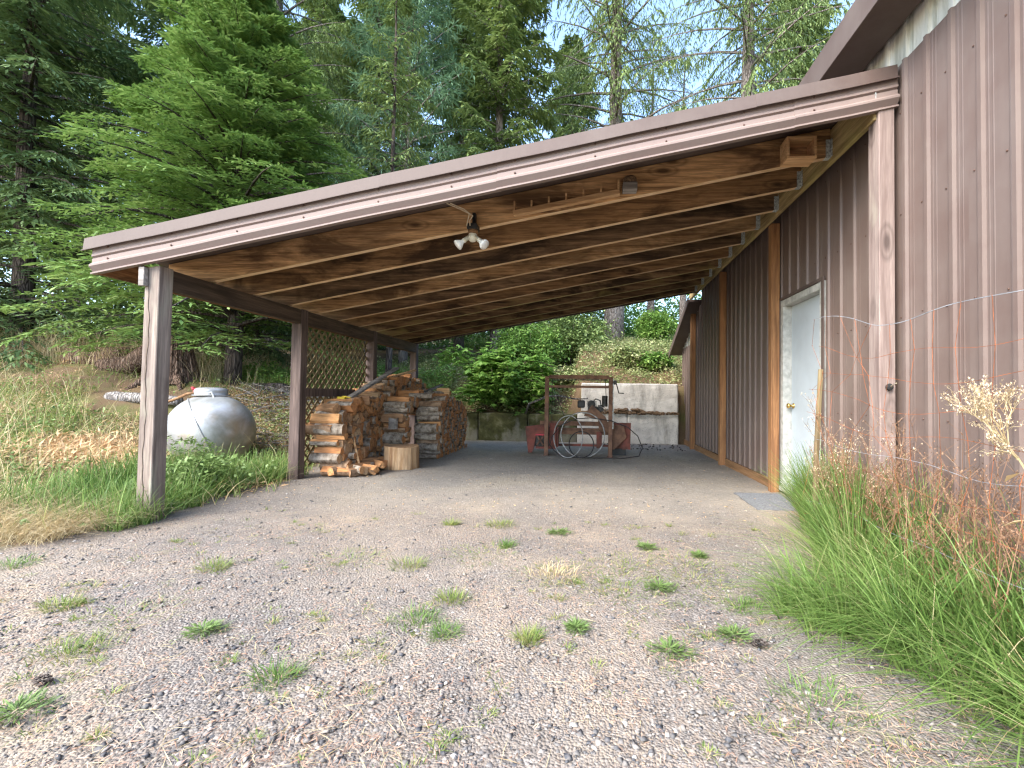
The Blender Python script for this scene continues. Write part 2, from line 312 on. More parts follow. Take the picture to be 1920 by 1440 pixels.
def leaves(B, D, W, roll=None, mid=.5, lift=.08):
    """rhombic blades: base B, direction*length D (N,3), width W (N,)"""
    B = B.reshape(-1, 3); D = D.reshape(-1, 3); W = np.broadcast_to(W, (len(B),)) if np.ndim(W) < 2 else W.reshape(-1)
    side = np.cross(D, UP); side = nrm(side + 1e-6); nor = nrm(np.cross(side, D))
    if roll is not None:
        r = roll.reshape(-1, 1); side, nor = side * np.cos(r) + nor * np.sin(r), nor * np.cos(r) - side * np.sin(r)
    L = np.linalg.norm(D, axis=1, keepdims=True); w = (W / 2)[:, None]
    m = B + D * mid + nor * L * lift
    V = np.stack([B, m - side * w, B + D, m + side * w], 1)
    F = np.arange(len(B) * 4).reshape(-1, 4); return V.reshape(-1, 3), F
def blades(B, az, H, lean, W, seg=4, bend=1.6):
    """grass: base B, azimuth, length, lean fraction, width -> quads strips"""
    N = len(B); t = np.linspace(0, 1, seg + 1)[None, :, None]
    dh = np.stack([np.cos(az), np.sin(az), np.zeros(N)], 1)[:, None, :]
    H = H[:, None, None]; ln = lean[:, None, None]
    P = B[:, None, :] + dh * H * ln * t ** bend + UP * H * (t * (1 - .25 * ln) - .42 * np.maximum(ln - .25, 0) * t ** 2.4)
    s = np.stack([-np.sin(az), np.cos(az), np.zeros(N)], 1)
    a2 = rng.uniform(0, 6.28, N); s = nrm(s + .8 * np.stack([np.cos(a2), np.sin(a2), np.zeros(N)], 1))[:, None, :]
    w = (W[:, None, None] / 2) * (1 - t ** 2 * .75)
    V = np.stack([P - s * w, P + s * w], 2)  # N,seg+1,2,3
    idx = np.arange(N)[:, None] * (seg + 1) * 2 + np.arange(seg)[None] * 2
    F = np.stack([idx, idx + 1, idx + 3, idx + 2], -1).reshape(-1, 4); return V.reshape(-1, 3), F
def cat(parts):
    Vs, Fs, b = [], [], 0
    for V, F in parts: Vs.append(V); Fs.append(F + b); b += len(V)
    return np.concatenate(Vs), np.concatenate(Fs)

# ------------------------------------------------------------------ terrain
def sm(a, b, x): t = np.clip((x - a) / (b - a), 0, 1); return t * t * (3 - 2 * t)
def wob(x, y, s): return (np.sin(x * 1.7 * s + 1.3) * np.cos(y * 1.3 * s + .7) + .6 * np.sin(x * 3.1 * s + y * 2.3 * s) + .4 * np.cos(y * 4.7 * s - x * 2.9 * s)) / 2
def Z(x, y):
    x = np.asarray(x, float); y = np.asarray(y, float)
    d = np.clip(-4.15 - x, 0, 14)
    left = 1.5 * (1 - np.exp(-d / 4.5)) * (.35 + .65 * sm(3, 8.5, y)) * sm(0, .8, d)
    dip = .24 * np.exp(-((x + 5.5) ** 2 + (y - 6.3) ** 2) / .8)
    left = np.maximum(left - dip, 0) * sm(-3, 3.2, y)
    mound = .45 * sm(6.9, 8.7, y) * sm(-4.1, -5.2, x)
    rs = 11.05 + 0 * x; re = 11.4 + 0 * x
    k = sm(-2.9, -4.2, x); rs = rs - 1.4 * k; re = re + 1.0 * k
    base = .60 + .74 * sm(-.62, -.2, x)
    hill = base * sm(0, 1, (y - rs) / (re - rs)) + .44 * np.clip(y - 11.4, 0, 2.4) + .15 * np.clip(y - 13.8, 0, 60)
    a = left + mound; h = (a ** 3 + hill ** 3) ** (1 / 3)
    rough = sm(.02, .5, h)
    return h + rough * (.05 * wob(x, y, 1.1) + .02 * wob(x, y, 4)) + .006 * wob(x, y, 1.5)
def grid(xs, ys):
    X, Y = np.meshgrid(xs, ys); nx, ny = len(xs), len(ys)
    i = np.arange(nx - 1)[None] + np.arange(ny - 1)[:, None] * nx
    F = np.stack([i, i + 1, i + 1 + nx, i + nx], -1).reshape(-1, 4); return X, Y, F
def warp(lo, hi, a, b, fine, grow):
    c = list(np.arange(a, b, fine)); s = fine; x = c[-1]
    while x < hi: s *= grow; x += s; c.append(min(x, hi))
    s = fine; x = c[0]; pre = []
    while x > lo: s *= grow; x -= s; pre.append(max(x, lo))
    return np.array(pre[::-1] + c)
xs = warp(-260, 260, -9, 4, .06, 1.09); ys = warp(-120, 420, 1, 15, .06, 1.08)
GX, GY, GF = grid(xs, ys); GZ = Z(GX, GY) + .004 * rng.standard_normal(GX.shape) * (np.abs(GX) < 6)
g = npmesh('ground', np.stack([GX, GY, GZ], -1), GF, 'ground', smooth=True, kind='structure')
soil = np.maximum(np.maximum(sm(-3.5, -4.3, GX + .0 * GY + .25 * np.sin(GY * 2)) * sm(2.2, 3.4, GY + .35 * (GX + 4)), sm(10.8, 11.1, GY)), sm(1.35, 1.8, GX) * .9 * sm(3.5, 2.9, GY))
soil = np.maximum(soil, sm(9, 20, np.abs(GX)))
a_ = g.data.attributes.new('soil', 'FLOAT', 'POINT'); a_.data.foreach_set('value', soil.astype(np.float32).ravel())

# gravel
def scatter_stones(N, x0, x1, y0, y1, p, smin, smax):
    u = rng.uniform(0, 1, N); y = (y0 ** (1 - p) + u * (y1 ** (1 - p) - y0 ** (1 - p))) ** (1 / (1 - p))
    x = rng.uniform(x0, x1, N) * (.35 + y / y1 * .65) if False else rng.uniform(-1, 1, N) * (.8 + y * 1.25)
    k = (x > x0) & (x < x1) & (wob(x + 2, y, 1.1) + .5 * wob(x, y, 3.7) + .6 * rng.standard_normal(N) > -.6); x, y = x[k], y[k]; N = len(x)
    s = rng.uniform(0, 1, N) ** 4.5 * (smax - smin) + smin
    O = np.array([[1, 0, 0], [0, 1, 0], [-1, 0, 0], [0, -1, 0], [.1, .1, .75], [0, 0, -.6]])
    V = O[None] * s[:, None, None] * rng.uniform(.4, 1.45, (N, 6, 3)); V[:, :, 2] *= .62
    a = rng.uniform(0, 6.28, N); c, d = np.cos(a)[:, None], np.sin(a)[:, None]
    b = rng.uniform(-.5, .5, N)[:, None]
    vx, vy, vz = V[..., 0], V[..., 1], V[..., 2]; vy, vz = vy * np.cos(b) - vz * np.sin(b), vy * np.sin(b) + vz * np.cos(b)
    V = np.stack([vx * c - vy * d + x[:, None], vx * d + vy * c + y[:, None], vz + (Z(x, y) + s * .02)[:, None]], -1)
    T = np.array([[0, 1, 4], [1, 2, 4], [2, 3, 4], [3, 0, 4], [1, 0, 5], [2, 1, 5], [3, 2, 5], [0, 3, 5]])
    return V.reshape(-1, 3), (T[None] + (np.arange(N) * 6)[:, None, None]).reshape(-1, 3)
V, F = scatter_stones(60000, -4.3, 1.5, 1.0, 10.5, 1.7, .0026, .0175)
npmesh('gravel_stones', V, F, 'stone', kind='stuff', label='loose grey gravel stones spread over the driveway and under the carport', category='gravel')
# needle and straw litter
def litter(N, y0, y1, Lr, wr, mat, name, label, catg, xr=None, clump=True, maxY=3.9):
    y = y0 * (y1 / y0) ** rng.uniform(0, 1, N); x = rng.uniform(-1, 1, N) * (.8 + y * 1.3)
    if xr: x = rng.uniform(xr[0], xr[1], N)
    k = (x > -5) & (x < 2.1)
    if clump: k &= (wob(x, y, 1.4) + .7 * wob(x + 3, y, 4.3) + .5 * rng.standard_normal(N) > -.15) & (rng.uniform(0, 1, N) < 1.05 - .9 * sm(maxY - .6, maxY + .6, y))
    x, y = x[k], y[k]; n = len(x); a = rng.uniform(0, 6.28, n); L = rng.uniform(*Lr, n)
    B = np.stack([x, y, Z(x, y) + rng.uniform(.004, .014, n)], 1); D = np.stack([np.cos(a) * L, np.sin(a) * L, rng.uniform(-.006, .012, n)], 1)
    V, F = leaves(B, D, rng.uniform(*wr, n), rng.uniform(-.5, .5, n), .5, .05)
    return npmesh(name, V, F, mat, kind='stuff', label=label, category=catg)
litter(42000, 1.1, 5.5, (.012, .045), (.0016, .0038), 'litter', 'needle_litter', 'reddish fallen conifer needles littering the gravel in front of the carport', 'needles')
litter(2600, 4.2, 10.3, (.012, .04), (.006, .016), 'log_dark' if False else 'dead', 'bark_chips', 'small bark and leaf chips scattered on the ground under the carport', 'chips', clump=False)
litter(7000, 1.1, 6, (.03, .13), (.0014, .0028), 'straw', 'straw_litter', 'pale dry grass stalks strewn over the gravel', 'straw')

# ------------------------------------------------------------------ metal building (gable wall on the right)
WX = 2.22; PIT = .217
def zrake(y): return 3.80 if y < 9.6 else 3.0 - .39 * (y - 9.6)
bld = empty('metal_building', (WX + 3, 5.5, 0), 'tall brown ribbed metal workshop with a gable end on the right of the carport', 'building')
PROF = [(0, 0), (.030, 0), (.034, .0016), (.040, .0016), (.044, 0), (.062, 0), (.066, .0016), (.072, .0016), (.076, 0), (.088, 0), (.096, .019), (.122, .019), (.130, 0), (.142, 0), (.146, .0016), (.152, .0016), (.156, 0), (.217, 0)]
def ribbed(y0, y1, zb, zt, x=WX, name='wall_panel', mat='brown_metal', step=.0, jag=0, label=None):
    pts = []; k0 = math.floor((y0 - 3.371) / PIT)
    for k in range(k0, k0 + int((y1 - y0) / PIT) + 3):
        for dy, dx in PROF[:-1]:
            y = 3.371 + k * PIT + dy
            if y0 - 1e-4 <= y <= y1 + 1e-4: pts.append((y, dx))
    if not pts: pts = [(y0, 0), (y1, 0)]
    if pts[0][0] > y0 + .002: pts.insert(0, (y0, 0))
    if pts[-1][0] < y1 - .002: pts.append((y1, 0))
    vs = []; n = len(pts)
    for (y, dx) in pts:
        top = zt(y) if callable(zt) else zt
        bot = (zb(y) if callable(zb) else zb) + (random.uniform(-jag, jag) if jag else 0)
        vs += [(x - dx - step, y, bot), (x - dx - step, y, top), (x - dx - step + .002, y, bot), (x - dx - step + .002, y, top)]
    fs = []
    for i in range(n - 1):
        a, b = i * 4, i * 4 + 4
        fs += [(a, b, b + 1, a + 1), (a + 2, a + 3, b + 3, b + 2), (a, a + 2, b + 2, b), (a + 1, b + 1, b + 3, a + 3)]
    fs += [(0, 1, 3, 2), (4 * n - 4, 4 * n - 2, 4 * n - 1, 4 * n - 3)]
    m = MB(); m.add(vs, fs); return m.build(name, mat, bld, label=label)
edges = sorted([-.54 + .868 * i for i in range(0, 15)] + [9.6])
DY0, DY1 = 4.62, 5.62
def zbt(y): return min(3.52, zrake(y) + .02) if y < 10.2 else min(2.26, zrake(y) + .02)
for a, b in zip(edges[:-1], edges[1:]):
    b = min(b, 11.9)
    segs = [(a, b, .05)]
    if a < DY0 < b and b < DY1: segs = [(a, DY0, .05), (DY0, b, 2.21)]
    elif a < DY0 and b > DY1: segs = [(a, DY0, .05), (DY0, DY1, 2.21), (DY1, b, .05)]
    elif a >= DY0 and a < DY1: segs = [(a, min(b, DY1), 2.21), (DY1, b, .05)]
    for (s0, s1, zb) in segs:
        if s1 - s0 > .03: ribbed(s0, s1, zb, zbt)
    if zrake(a) > 3.5 or zrake(b) > 3.5:
        lo, hi = a, min(b, 9.6)
        if hi - lo > .05: ribbed(lo, hi, 3.50, lambda y: 3.84, step=-.012, name='upper_panel', mat='weathered' if False else 'galv_wall')
    if b > 9.65: ribbed(max(a, 9.6), b, lambda y: min(2.25, zrake(y) - .01), lambda y: max(zrake(y) + .03, 2.0), step=-.012, name='upper_panel', mat='galv_wall')
m = MB()   # shell behind the cladding
for y0, y1, z0 in ((-.5, DY0 + .02, 0), (DY0 + .02, DY1 - .02, 2.2), (DY1 - .02, 11.85, 0)):
    ys_ = [y0] + ([9.59, 9.61] if y0 < 9.5 < y1 else []) + [y1]
    for a, b in zip(ys_[:-1], ys_[1:]):
        m.hexa([(2.26, a, z0), (2.38, a, z0), (2.38, b, z0), (2.26, b, z0), (2.26, a, zrake(a)), (2.38, a, zrake(a)), (2.38, b, zrake(b)), (2.26, b, zrake(b))])
m.box(2.38, 14, -.5, -.38, 0, 2.2); m.box(2.38, 14, 11.73, 11.85, 0, 2.1); m.box(14, 14.12, -.5, 11.85, 0, 2.1)
m.build('wall_core', 'post2', bld)
m = MB(); m.hexa([(1.9, -.75, 3.97), (1.9, 9.7, 3.97), (8, 9.7, 5.5), (8, -.75, 5.5), (1.9, -.75, 4.0), (1.9, 9.7, 4.0), (8, 9.7, 5.53), (8, -.75, 5.53)]); m.build('roof', 'flash_metal', bld)
m = MB(); m.hexa([(8, -.75, 5.5), (8, 9.7, 5.5), (14.2, 9.7, 3.95), (14.2, -.75, 3.95), (8, -.75, 5.53), (8, 9.7, 5.53), (14.2, 9.7, 3.98), (14.2, -.75, 3.98)]); m.build('roof', 'flash_metal', bld)
m = MB(); m.box(1.885, 1.905, -.75, 9.7, 3.75, 3.985); m.box(1.906, 2.19, -.75, 9.7, 3.765, 3.785); m.build('eave_trim', 'flash_metal', bld, bevel=.003)
m = MB(); m.box(2.3, 14, 9.62, 9.72, 2.5, 3.97); m.build('rear_wall', 'flash_metal', bld)
m = MB(); a, b = zrake(9.62), zrake(11.95); m.hexa([(1.96, 9.73, a + .05), (14, 9.73, a + .05), (14, 11.95, b + .05), (1.96, 11.95, b + .05), (1.96, 9.73, a + .09), (14, 9.73, a + .09), (14, 11.95, b + .09), (1.96, 11.95, b + .09)]); m.build('rear_roof', 'flash_metal', bld)
m = MB(); m.hexa([(1.94, 9.65, a - .02), (1.965, 9.65, a - .02), (1.965, 11.95, b - .02), (1.94, 11.95, b - .02), (1.94, 9.65, a + .12), (1.965, 9.65, a + .12), (1.965, 11.95, b + .12), (1.94, 11.95, b + .12)]); m.build('rake_trim', 'flash_metal', bld)
m = MB()   # cladding screws in level rows
for z in (.25, .95, 1.68, 2.42, 3.16):
    k = -16
    while 3.371 + k * PIT < 11.6:
        y = 3.371 + k * PIT + .168; zz = z + random.uniform(-.01, .01); k += 1
        if y < -.3 or (DY0 < y < DY1 and z < 2.2) or zz > zrake(y) - .1: continue
        m.lathe([(.0065, 0), (.0065, -.002), (.004, -.005)], (WX - .001, y, zz), 6, 'X')
m.build('screw', 'screw', bld, kind='stuff')
m = MB(); m.box(2.165, 2.2, DY1 + .06, 11.3, -.02, .11); m.build('sill_board', 'sill', bld, bevel=.004)
m = MB(); m.box(2.165, 2.2, 3.68, DY0 - .05, -.02, .11); m.build('sill_board', 'sill', bld, bevel=.004)
# door
dr = MB(); dr.box(2.285, 2.325, DY0 + .07, DY1 - .075, .11, 2.135); d_ = dr.build('door', 'door', bld, bevel=.003)
m = MB(); m.lathe([(.0, 0), (.03, 0), (.032, .006), (.012, .012), (.011, .035), (.022, .042), (.029, .055), (.026, .07), (.0, .076)], (2.283, DY1 - .135, 1.0), 14, mat=Matrix(((0, 0, -1), (1, 0, 0), (0, -1, 0)))); m.build('door_knob', 'brass', d_, smooth=True)
m = MB(); m.box(2.283, 2.286, DY1 - .0765, DY1 - .074, .2, 2.1); 
fr = MB(); fr.box(2.19, 2.33, DY1 - .072, DY1 - .002, .08, 2.21); fr.box(2.19, 2.33, DY0 + .002, DY0 + .067, .08, 2.21); fr.box(2.192, 2.33, DY0 + .067, DY1 - .072, 2.138, 2.208)
fr.box(2.175, 2.33, DY0, DY1, .03, .08); f_o = fr.build('door_frame', 'frame', bld, bevel=.003)
m = MB(); m.box(2.178, 2.188, DY0 - .03, DY0 + .012, .06, 2.24); m.box(2.178, 2.188, DY0 + .012, DY1 + .02, 2.212, 2.24); m.box(2.178, 2.188, DY1 + .0, DY1 + .03, .06, 2.21); m.build('door_trim', 'flash_metal', bld)

# ------------------------------------------------------------------ carport
SL = .187
def zr(x): return 2.79 + SL * x
cp = empty('carport', (-.75, 6.4, 0), 'open lean-to carport with brown metal fascia and bare wood rafters beside the metal workshop', 'carport')
XL = -3.573; PY = [3.59, 5.53, 7.47, 9.355]
for i, y in enumerate(PY):
    m = MB(); top = zr(XL - .13) - .01
    m.add([(XL - .133, y, -.15), (XL, y, -.15), (XL, y + .133, -.15), (XL - .133, y + .133, -.15)] + [(XL - .133 + .012 * (i == 0), y, top), (XL - .001 + .01 * (i == 0), y, top + .02), (XL - .001 + .01 * (i == 0), y + .133, top + .02), (XL - .133 + .012 * (i == 0), y + .133, top)],
          [(0, 3, 2, 1), (4, 5, 6, 7), (0, 1, 5, 4), (1, 2, 6, 5), (2, 3, 7, 6), (3, 0, 4, 7)])
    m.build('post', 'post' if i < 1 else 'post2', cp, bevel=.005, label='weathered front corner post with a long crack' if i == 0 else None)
m = MB(); # crack on the front post: a narrow dark check
pts = [(XL - .075 + .007 * math.sin(z * 9) + .004 * math.sin(z * 31), z) for z in np.linspace(.05, 1.95, 40)]
for (xa, za), (xb, zb_) in zip(pts[:-1], pts[1:]):
    w = .0022 + .0015 * math.sin(za * 5 + 1); m.hexa([(xa - w, 3.586, za), (xa + w, 3.586, za), (xa + w, 3.6, za), (xa - w, 3.6, za), (xb - w, 3.586, zb_), (xb + w, 3.586, zb_), (xb + w, 3.6, zb_), (xb - w, 3.6, zb_)])
m.build('post_crack', 'twig', cp)
m = MB(); m.box(XL - .135, XL - .085, 3.545, 3.586, 1.93, 2.085); m.build('beam_end_block', 'grey_wood', cp, bevel=.003)
for a, b in zip([3.723] + [y + .0 for y in PY[1:3]], PY[1:]):   # inner beam between the posts
    m = MB(); m.box(XL - .055, XL - .010, (a if a < 3.8 else a + .134), b - .001, 1.925, 2.10); m.build('beam', 'beam', cp, bevel=.003)
m = MB(); m.box(XL - .131, XL - .09, 3.73, 9.6, 1.93, 2.085); m.build('outer_beam', 'eave', cp, bevel=.003)
RY = [3.56, 4.18, 4.75, 5.33, 5.90, 6.47, 7.04, 7.61, 8.18, 8.75, 9.30]
for y in RY:    # rafters
    x0, x1 = -4.06, 2.045; o = random.uniform(-.006, .004) if y > 3.9 else .04
    m = MB(); n = 10
    for i in range(n):
        a = x0 + (x1 - x0) * i / n; b = x0 + (x1 - x0) * (i + 1) / n
        m.hexa([(a, y, zr(a) + o), (a, y + .04, zr(a) + o), (b, y + .04, zr(b) + o), (b, y, zr(b) + o), (a, y, zr(a) + .185), (a, y + .04, zr(a) + .185), (b, y + .04, zr(b) + .185), (b, y, zr(b) + .185)]) if False else None
    m.hexa([(x0, y, zr(x0) + o), (x1, y, zr(x1) + o), (x1, y + .055, zr(x1) + o), (x0, y + .055, zr(x0) + o), (x0, y, zr(x0) + .255), (x1, y, zr(x1) + .255), (x1, y + .04, zr(x1) + .255), (x0, y + .04, zr(x0) + .255)])
    m.mi = [1, 0, 0, 0, 0, 0]; m.build('rafter', [{4.18: 'rafter', 4.75: 'rafter_mid', 5.33: 'rafter_dark', 5.9: 'rafter', 6.47: 'rafter_dark', 7.04: 'rafter_mid'}.get(y, 'rafter_far'), 'rafter_edge' if y < 7.5 else 'rafter_edge_far'], cp, bevel=.003)
    m = MB()   # joist hanger
    zb = zr(2.045) + o; m.box(2.005, 2.043, y - .006, y - .0015, zb - .004, zb + .15); m.box(2.005, 2.043, y + .0415, y + .046, zb - .004, zb + .15); m.box(2.0, 2.046, y - .006, y + .046, zb - .009, zb - .0045)
    m.box(2.040, 2.047, y - .032, y - .0065, zb - .004, zb + .15); m.build('joist_hanger', 'galv', cp)
m = MB(); m.box(2.047, 2.088, 3.56, 10.0, zr(2.06) - .045, zr(2.06) + .24); m.build('ledger', 'ledger', cp, bevel=.004)
m = MB(); m.box(-4.10, -4.062, 3.545, 9.42, zr(-4.08), zr(-4.08) + .18); m.build('eave_board', 'eave', cp, bevel=.003)
for y, mt in ((3.53, 'post_mauve'), (5.62, 'post_orange'), (7.77, 'post_orange'), (10.0, 'post_orange')):
    m = MB(); top = zr(2.15) - .05 if y < 9.9 else 2.75
    w = .135; x0 = 2.065
    if y < 4: m.box(x0, x0 + .11, y, y + w, -.1, zr(x0) + .03)
    else: m.box(x0 + .024, x0 + .12, y, y + .1, -.05, 3.13 if y < 9 else 2.84)
    m.build('wall_post', mt, cp, bevel=.006)
# fascia sections
FP = [(0, 0), (.022, 0), (.022, .011), (.005, .013), (.004, .022), (.036, .060), (.036, .074), (.011, .096), (.011, .128), (.002, .131), (.002, .136), (.018, .146), (.018, .160), (.012, .166), (.012, .212), (-.02, .212), (-.02, 0)]
LP = [(.026, .306), (.036, .212), (.050, .204), (.050, .197), (.022, .204), (.018, .292), (-.25, .292), (-.25, .298), (.02, .306)]
def extr(prof, x0, x1, y, name, mat, dz=0, parent=None):
    m = MB(); n = len(prof); vs = []
    N = max(2, int((x1 - x0) / .3))
    for i in range(N + 1):
        x = x0 + (x1 - x0) * i / N; w = .0025 * math.sin(x * 2.3) + .0015 * math.sin(x * 6.1)
        for o_, z in prof: vs.append((x, y - o_ - (w if name != 'x' else 0), zr(x) + z + dz + w * .6))
    fs = [(i * n + k, i * n + (k + 1) % n, (i + 1) * n + (k + 1) % n, (i + 1) * n + k) for i in range(N) for k in range(n)]
    fs = [f[::-1] for f in fs] + [tuple(range(n)), tuple(N * n + k for k in range(n))[::-1]]
    m.add(vs, fs); return m.build(name, mat, parent or cp)
for x0, x1, o_ in ((-4.11, -.71, 0), (-.74, 1.49, .004), (1.47, 2.195, .008)):
    s_ = extr(FP, x0, x1, 3.545 - o_, 'fascia', 'trim_metal', o_ * .4)
    m = MB(); x = x0 + .14
    while x < x1:
        for zz in (.105, .200):
            m.lathe([(.008, .0), (.008, -.003), (.004, -.007)], (x, 3.545 - o_ - .0125, zr(x) + zz + (.0 if zz > .15 else 0)), 6, 'Y')
        x += random.uniform(.5, .62)
    m.build('screw', 'screw', s_, kind='stuff')
for x0, x1, o_ in ((-4.17, -1.62, 0), (-1.66, 1.22, .003), (1.19, 2.185, .006)):
    extr(LP, x0, x1, 3.545 - o_, 'roof_flashing', 'flash_metal', o_ * .5)
# roofing sheets on the rafters
ROOFY = [3.56 + .85 * i for i in range(8)]; ROOFY[-1] = 9.45
for a, b in zip(ROOFY[:-1], ROOFY[1:]):
    m = MB(); pts = []; y = a; k = 0
    while y < b - .01:
        for dy, dz in ((0, 0), (.09, 0), (.1, .02), (.125, .02), (.135, 0)):
            if y + dy < b - .002: pts.append((y + dy, dz))
        y += .217
    pts.append((b, 0)); vs = []
    for (y, dz) in pts:
        for x in (-4.14, 2.19): vs += [(x, y, zr(x) + .260 + dz), (x, y, zr(x) + .263 + dz)]
    fs = []
    for i in range(len(pts) - 1):
        p, q = i * 4, i * 4 + 4; fs += [(p, p + 2, q + 2, q), (p + 1, q + 1, q + 3, p + 3)]
    m.add(vs, fs); m.build('roof_sheet', 'flash_metal', cp)
m = MB(); m.beam((-4.1, 9.42, zr(-4.1) + .11), (2.1, 9.42, zr(2.1) + .11), .03, .25); m.build('rear_fascia', 'post2', cp)
# lattice panel between posts two and three
lt = MB(); x = XL - .115
lt.box(x - .02, x + .03, 5.665, 7.47, 1.02, 1.13); lp = lt.build('lattice_panel', 'post2', cp, bevel=.003, label='diagonal wooden lattice with a dark middle rail')
y0, y1, z0, z1 = 5.665, 7.46, .12, 1.925
for dirn in (1, -1):
    c = (z0 - y1) if dirn > 0 else (z0 + y0); cmax = (z1 - y0) if dirn > 0 else (z1 + y1); c += .06
    while c < cmax:
        P = []
        for yy in (y0, y1):
            zz = dirn * yy + c
            if z0 <= zz <= z1: P.append((yy, zz))
        for zz in (z0, z1):
            yy = (zz - c) * dirn
            if y0 < yy < y1: P.append((yy, zz))
        if len(P) >= 2:
            P.sort(); (ya, za), (yb, zb) = P[0], P[-1]; xx = x + (.008 if dirn > 0 else -.001)
            m = MB(); m.beam((xx, ya, za), (xx, yb, zb), .032, .007, up=(1, 0, 0)); m.build('slat', 'lattice', lp)
        c += .135
# floodlight, racks, nest boxes
def rx(px_x): return zr(px_x)
fl = empty('floodlight', (-1.06, 4.10, 2.5), 'twin-bulb white floodlight hanging from the second rafter on a black bracket', 'light fixture')
m = MB(); m.box(-1.115, -1.025, 4.06, 4.175, 2.55, 2.60); m.box(-1.085, -1.055, 4.13, 4.178, 2.595, 2.72); m.build('bracket', 'black', fl, bevel=.004)
m = MB(); m.lathe([(.045, 0), (.047, -.03), (.035, -.038)], (-1.07, 4.11, 2.55), 16); m.build('base', 'sill', fl, smooth=True)
m = MB(); m.lathe([(.02, .03), (.036, .02), (.038, -.03), (.025, -.045), (.01, -.05)], (-1.07, 4.10, 2.492), 16); m.build('motion_sensor', 'white_plastic', fl, smooth=True)
for s in (-1, 1):
    ax = Vector((s * .68, -.28, -.62)).normalized(); q = ax.to_track_quat('Z', 'Y').to_matrix()
    m = MB(); m.lathe([(.017, 0), (.019, .06), (.022, .062), (.022, .075), (.012, .076)], Vector((-1.07, 4.10, 2.51)) + ax * .03, 14, mat=q); h_ = m.build('socket', 'white_plastic', fl, smooth=True)
    m = MB(); m.lathe([(.016, 0), (.020, .02), (.040, .05), (.047, .068), (.045, .078), (.02, .082)], Vector((-1.07, 4.10, 2.51)) + ax * .10, 18, mat=q); m.build('bulb', 'bulb', h_, smooth=True)
for k, dx in enumerate((0, .03)):
    m = MB(); m.tube([(-1.16 + dx, 3.62, zr(-1.15) + .02), (-1.09 + dx, 3.75, 2.60), (-1.05 + dx, 3.9, 2.62 - .02 * k), (-1.09 + dx * .6, 4.0, 2.60), (-1.115 + dx, 4.06, 2.575)], .0045, 5); m.build('cable', 'tan_wire', fl)
rk = empty('wooden_rack', (-.24, 4.13, 2.72), 'long narrow pale wooden rack with short upright pegs fixed to the second rafter', 'rack')
a, b = Vector((-.71, 4.135, zr(-.71) + .045)), Vector((.235, 4.135, zr(.235) + .045))
m = MB(); m.beam(a, b, .06, .045); m.build('shelf', 'raw', rk, bevel=.002)
for i in range(7):
    p = a + (b - a) * (.012 + i / 6 * .976); h = .06 if i not in (0, 6) else .085
    m = MB(); m.box(p.x - .008, p.x + .008, 4.11, 4.15, p.z + .023, p.z + .023 + h); m.build('peg', 'raw', rk)
nb = empty('nest_shelf', (.325, 4.11, 2.87), 'small grey wooden ledge holding a twiggy bird nest beside the pegged rack', 'nest ledge')
m = MB(); z = zr(.325) + .03; m.box(.26, .385, 4.07, 4.175, z, z + .065); m.build('box', 'grey_wood', nb, bevel=.003)
m = MB(); m.lathe([(.03, .0), (.055, .02), (.058, .045), (.045, .06), (.03, .045)], (.325, 4.115, z + .062), 14)
for i in range(60):
    a_ = random.uniform(0, 6.28); p = Vector((.325 + .05 * math.cos(a_), 4.115 + .045 * math.sin(a_), z + .07 + random.uniform(0, .05))); m.tube([p, p + Vector((random.uniform(-.03, .03), random.uniform(-.03, .03), random.uniform(-.02, .02)))], .0016, 3)
m.build('nest', 'nest', nb)
bx = empty('wooden_box_frame', (1.75, 4.1, 3.15), 'square open-fronted pale wooden box nailed to the second rafter near the wall', 'nest box')
c = Vector((1.74, 4.08, zr(1.74) + .07))
def bq(x0, x1, z0, z1, nm):
    m = MB(); m.hexa([(c.x + x0, 4.02, c.z + z0), (c.x + x1, 4.02, c.z + z0), (c.x + x1, 4.178, c.z + z0), (c.x + x0, 4.178, c.z + z0), (c.x + x0, 4.02, c.z + z1), (c.x + x1, 4.02, c.z + z1), (c.x + x1, 4.178, c.z + z1), (c.x + x0, 4.178, c.z + z1)])
    o = m.build(nm, 'raw', bx, bevel=.002); return o
bq(-.12, .12, -.095, -.075, 'bottom_board'); bq(-.12, .12, .075, .095, 'top_board'); bq(-.12, -.10, -.075, .075, 'side_board'); bq(.10, .12, -.075, .075, 'side_board')
m = MB(); m.box(c.x - .1, c.x + .1, 4.165, 4.177, c.z - .075, c.z + .075); m.build('back_board', 'rafter', bx)
# doormat
m = MB(); m.box(1.62, 2.13, 4.70, 5.46, .002, .014)
for i in range(26): y = 4.71 + i * .029; m.box(1.63, 2.12, y, y + .012, .0142, .0185)
m.build('doormat', 'mat', None, (1.87, 5.08, 0), label='grey ribbed doormat on the gravel in front of the pale door', category='doormat')

# ------------------------------------------------------------------ concrete block retaining wall
def block(x0, x1, z0, z1, mat, label, y0=10.96, y1=11.55):
    nx, nz, ny = int((x1 - x0) / .045) + 2, int((z1 - z0) / .045) + 2, 6
    m = MB(); m.box(x0, x1, y0 + random.uniform(-.012, .012), y1, z0, z1)
    o = m.build('concrete_block', mat, None, ((x0 + x1) / 2, (y0 + y1) / 2, z0), bevel=.022, label=label, category='concrete block', group='blocks of the concrete retaining wall')
    bm_ = o.modifiers.new('sub', 'SUBSURF'); bm_.subdivision_type = 'SIMPLE'; bm_.levels = 4; bm_.render_levels = 4
    tx = bpy.data.textures.get('chip') or bpy.data.textures.new('chip', 'CLOUDS'); tx.noise_scale = .14; tx.noise_depth = 4
    dm = o.modifiers.new('chip', 'DISPLACE'); dm.texture = tx; dm.strength = .022; dm.texture_coords = 'GLOBAL'; dm.mid_level = .5
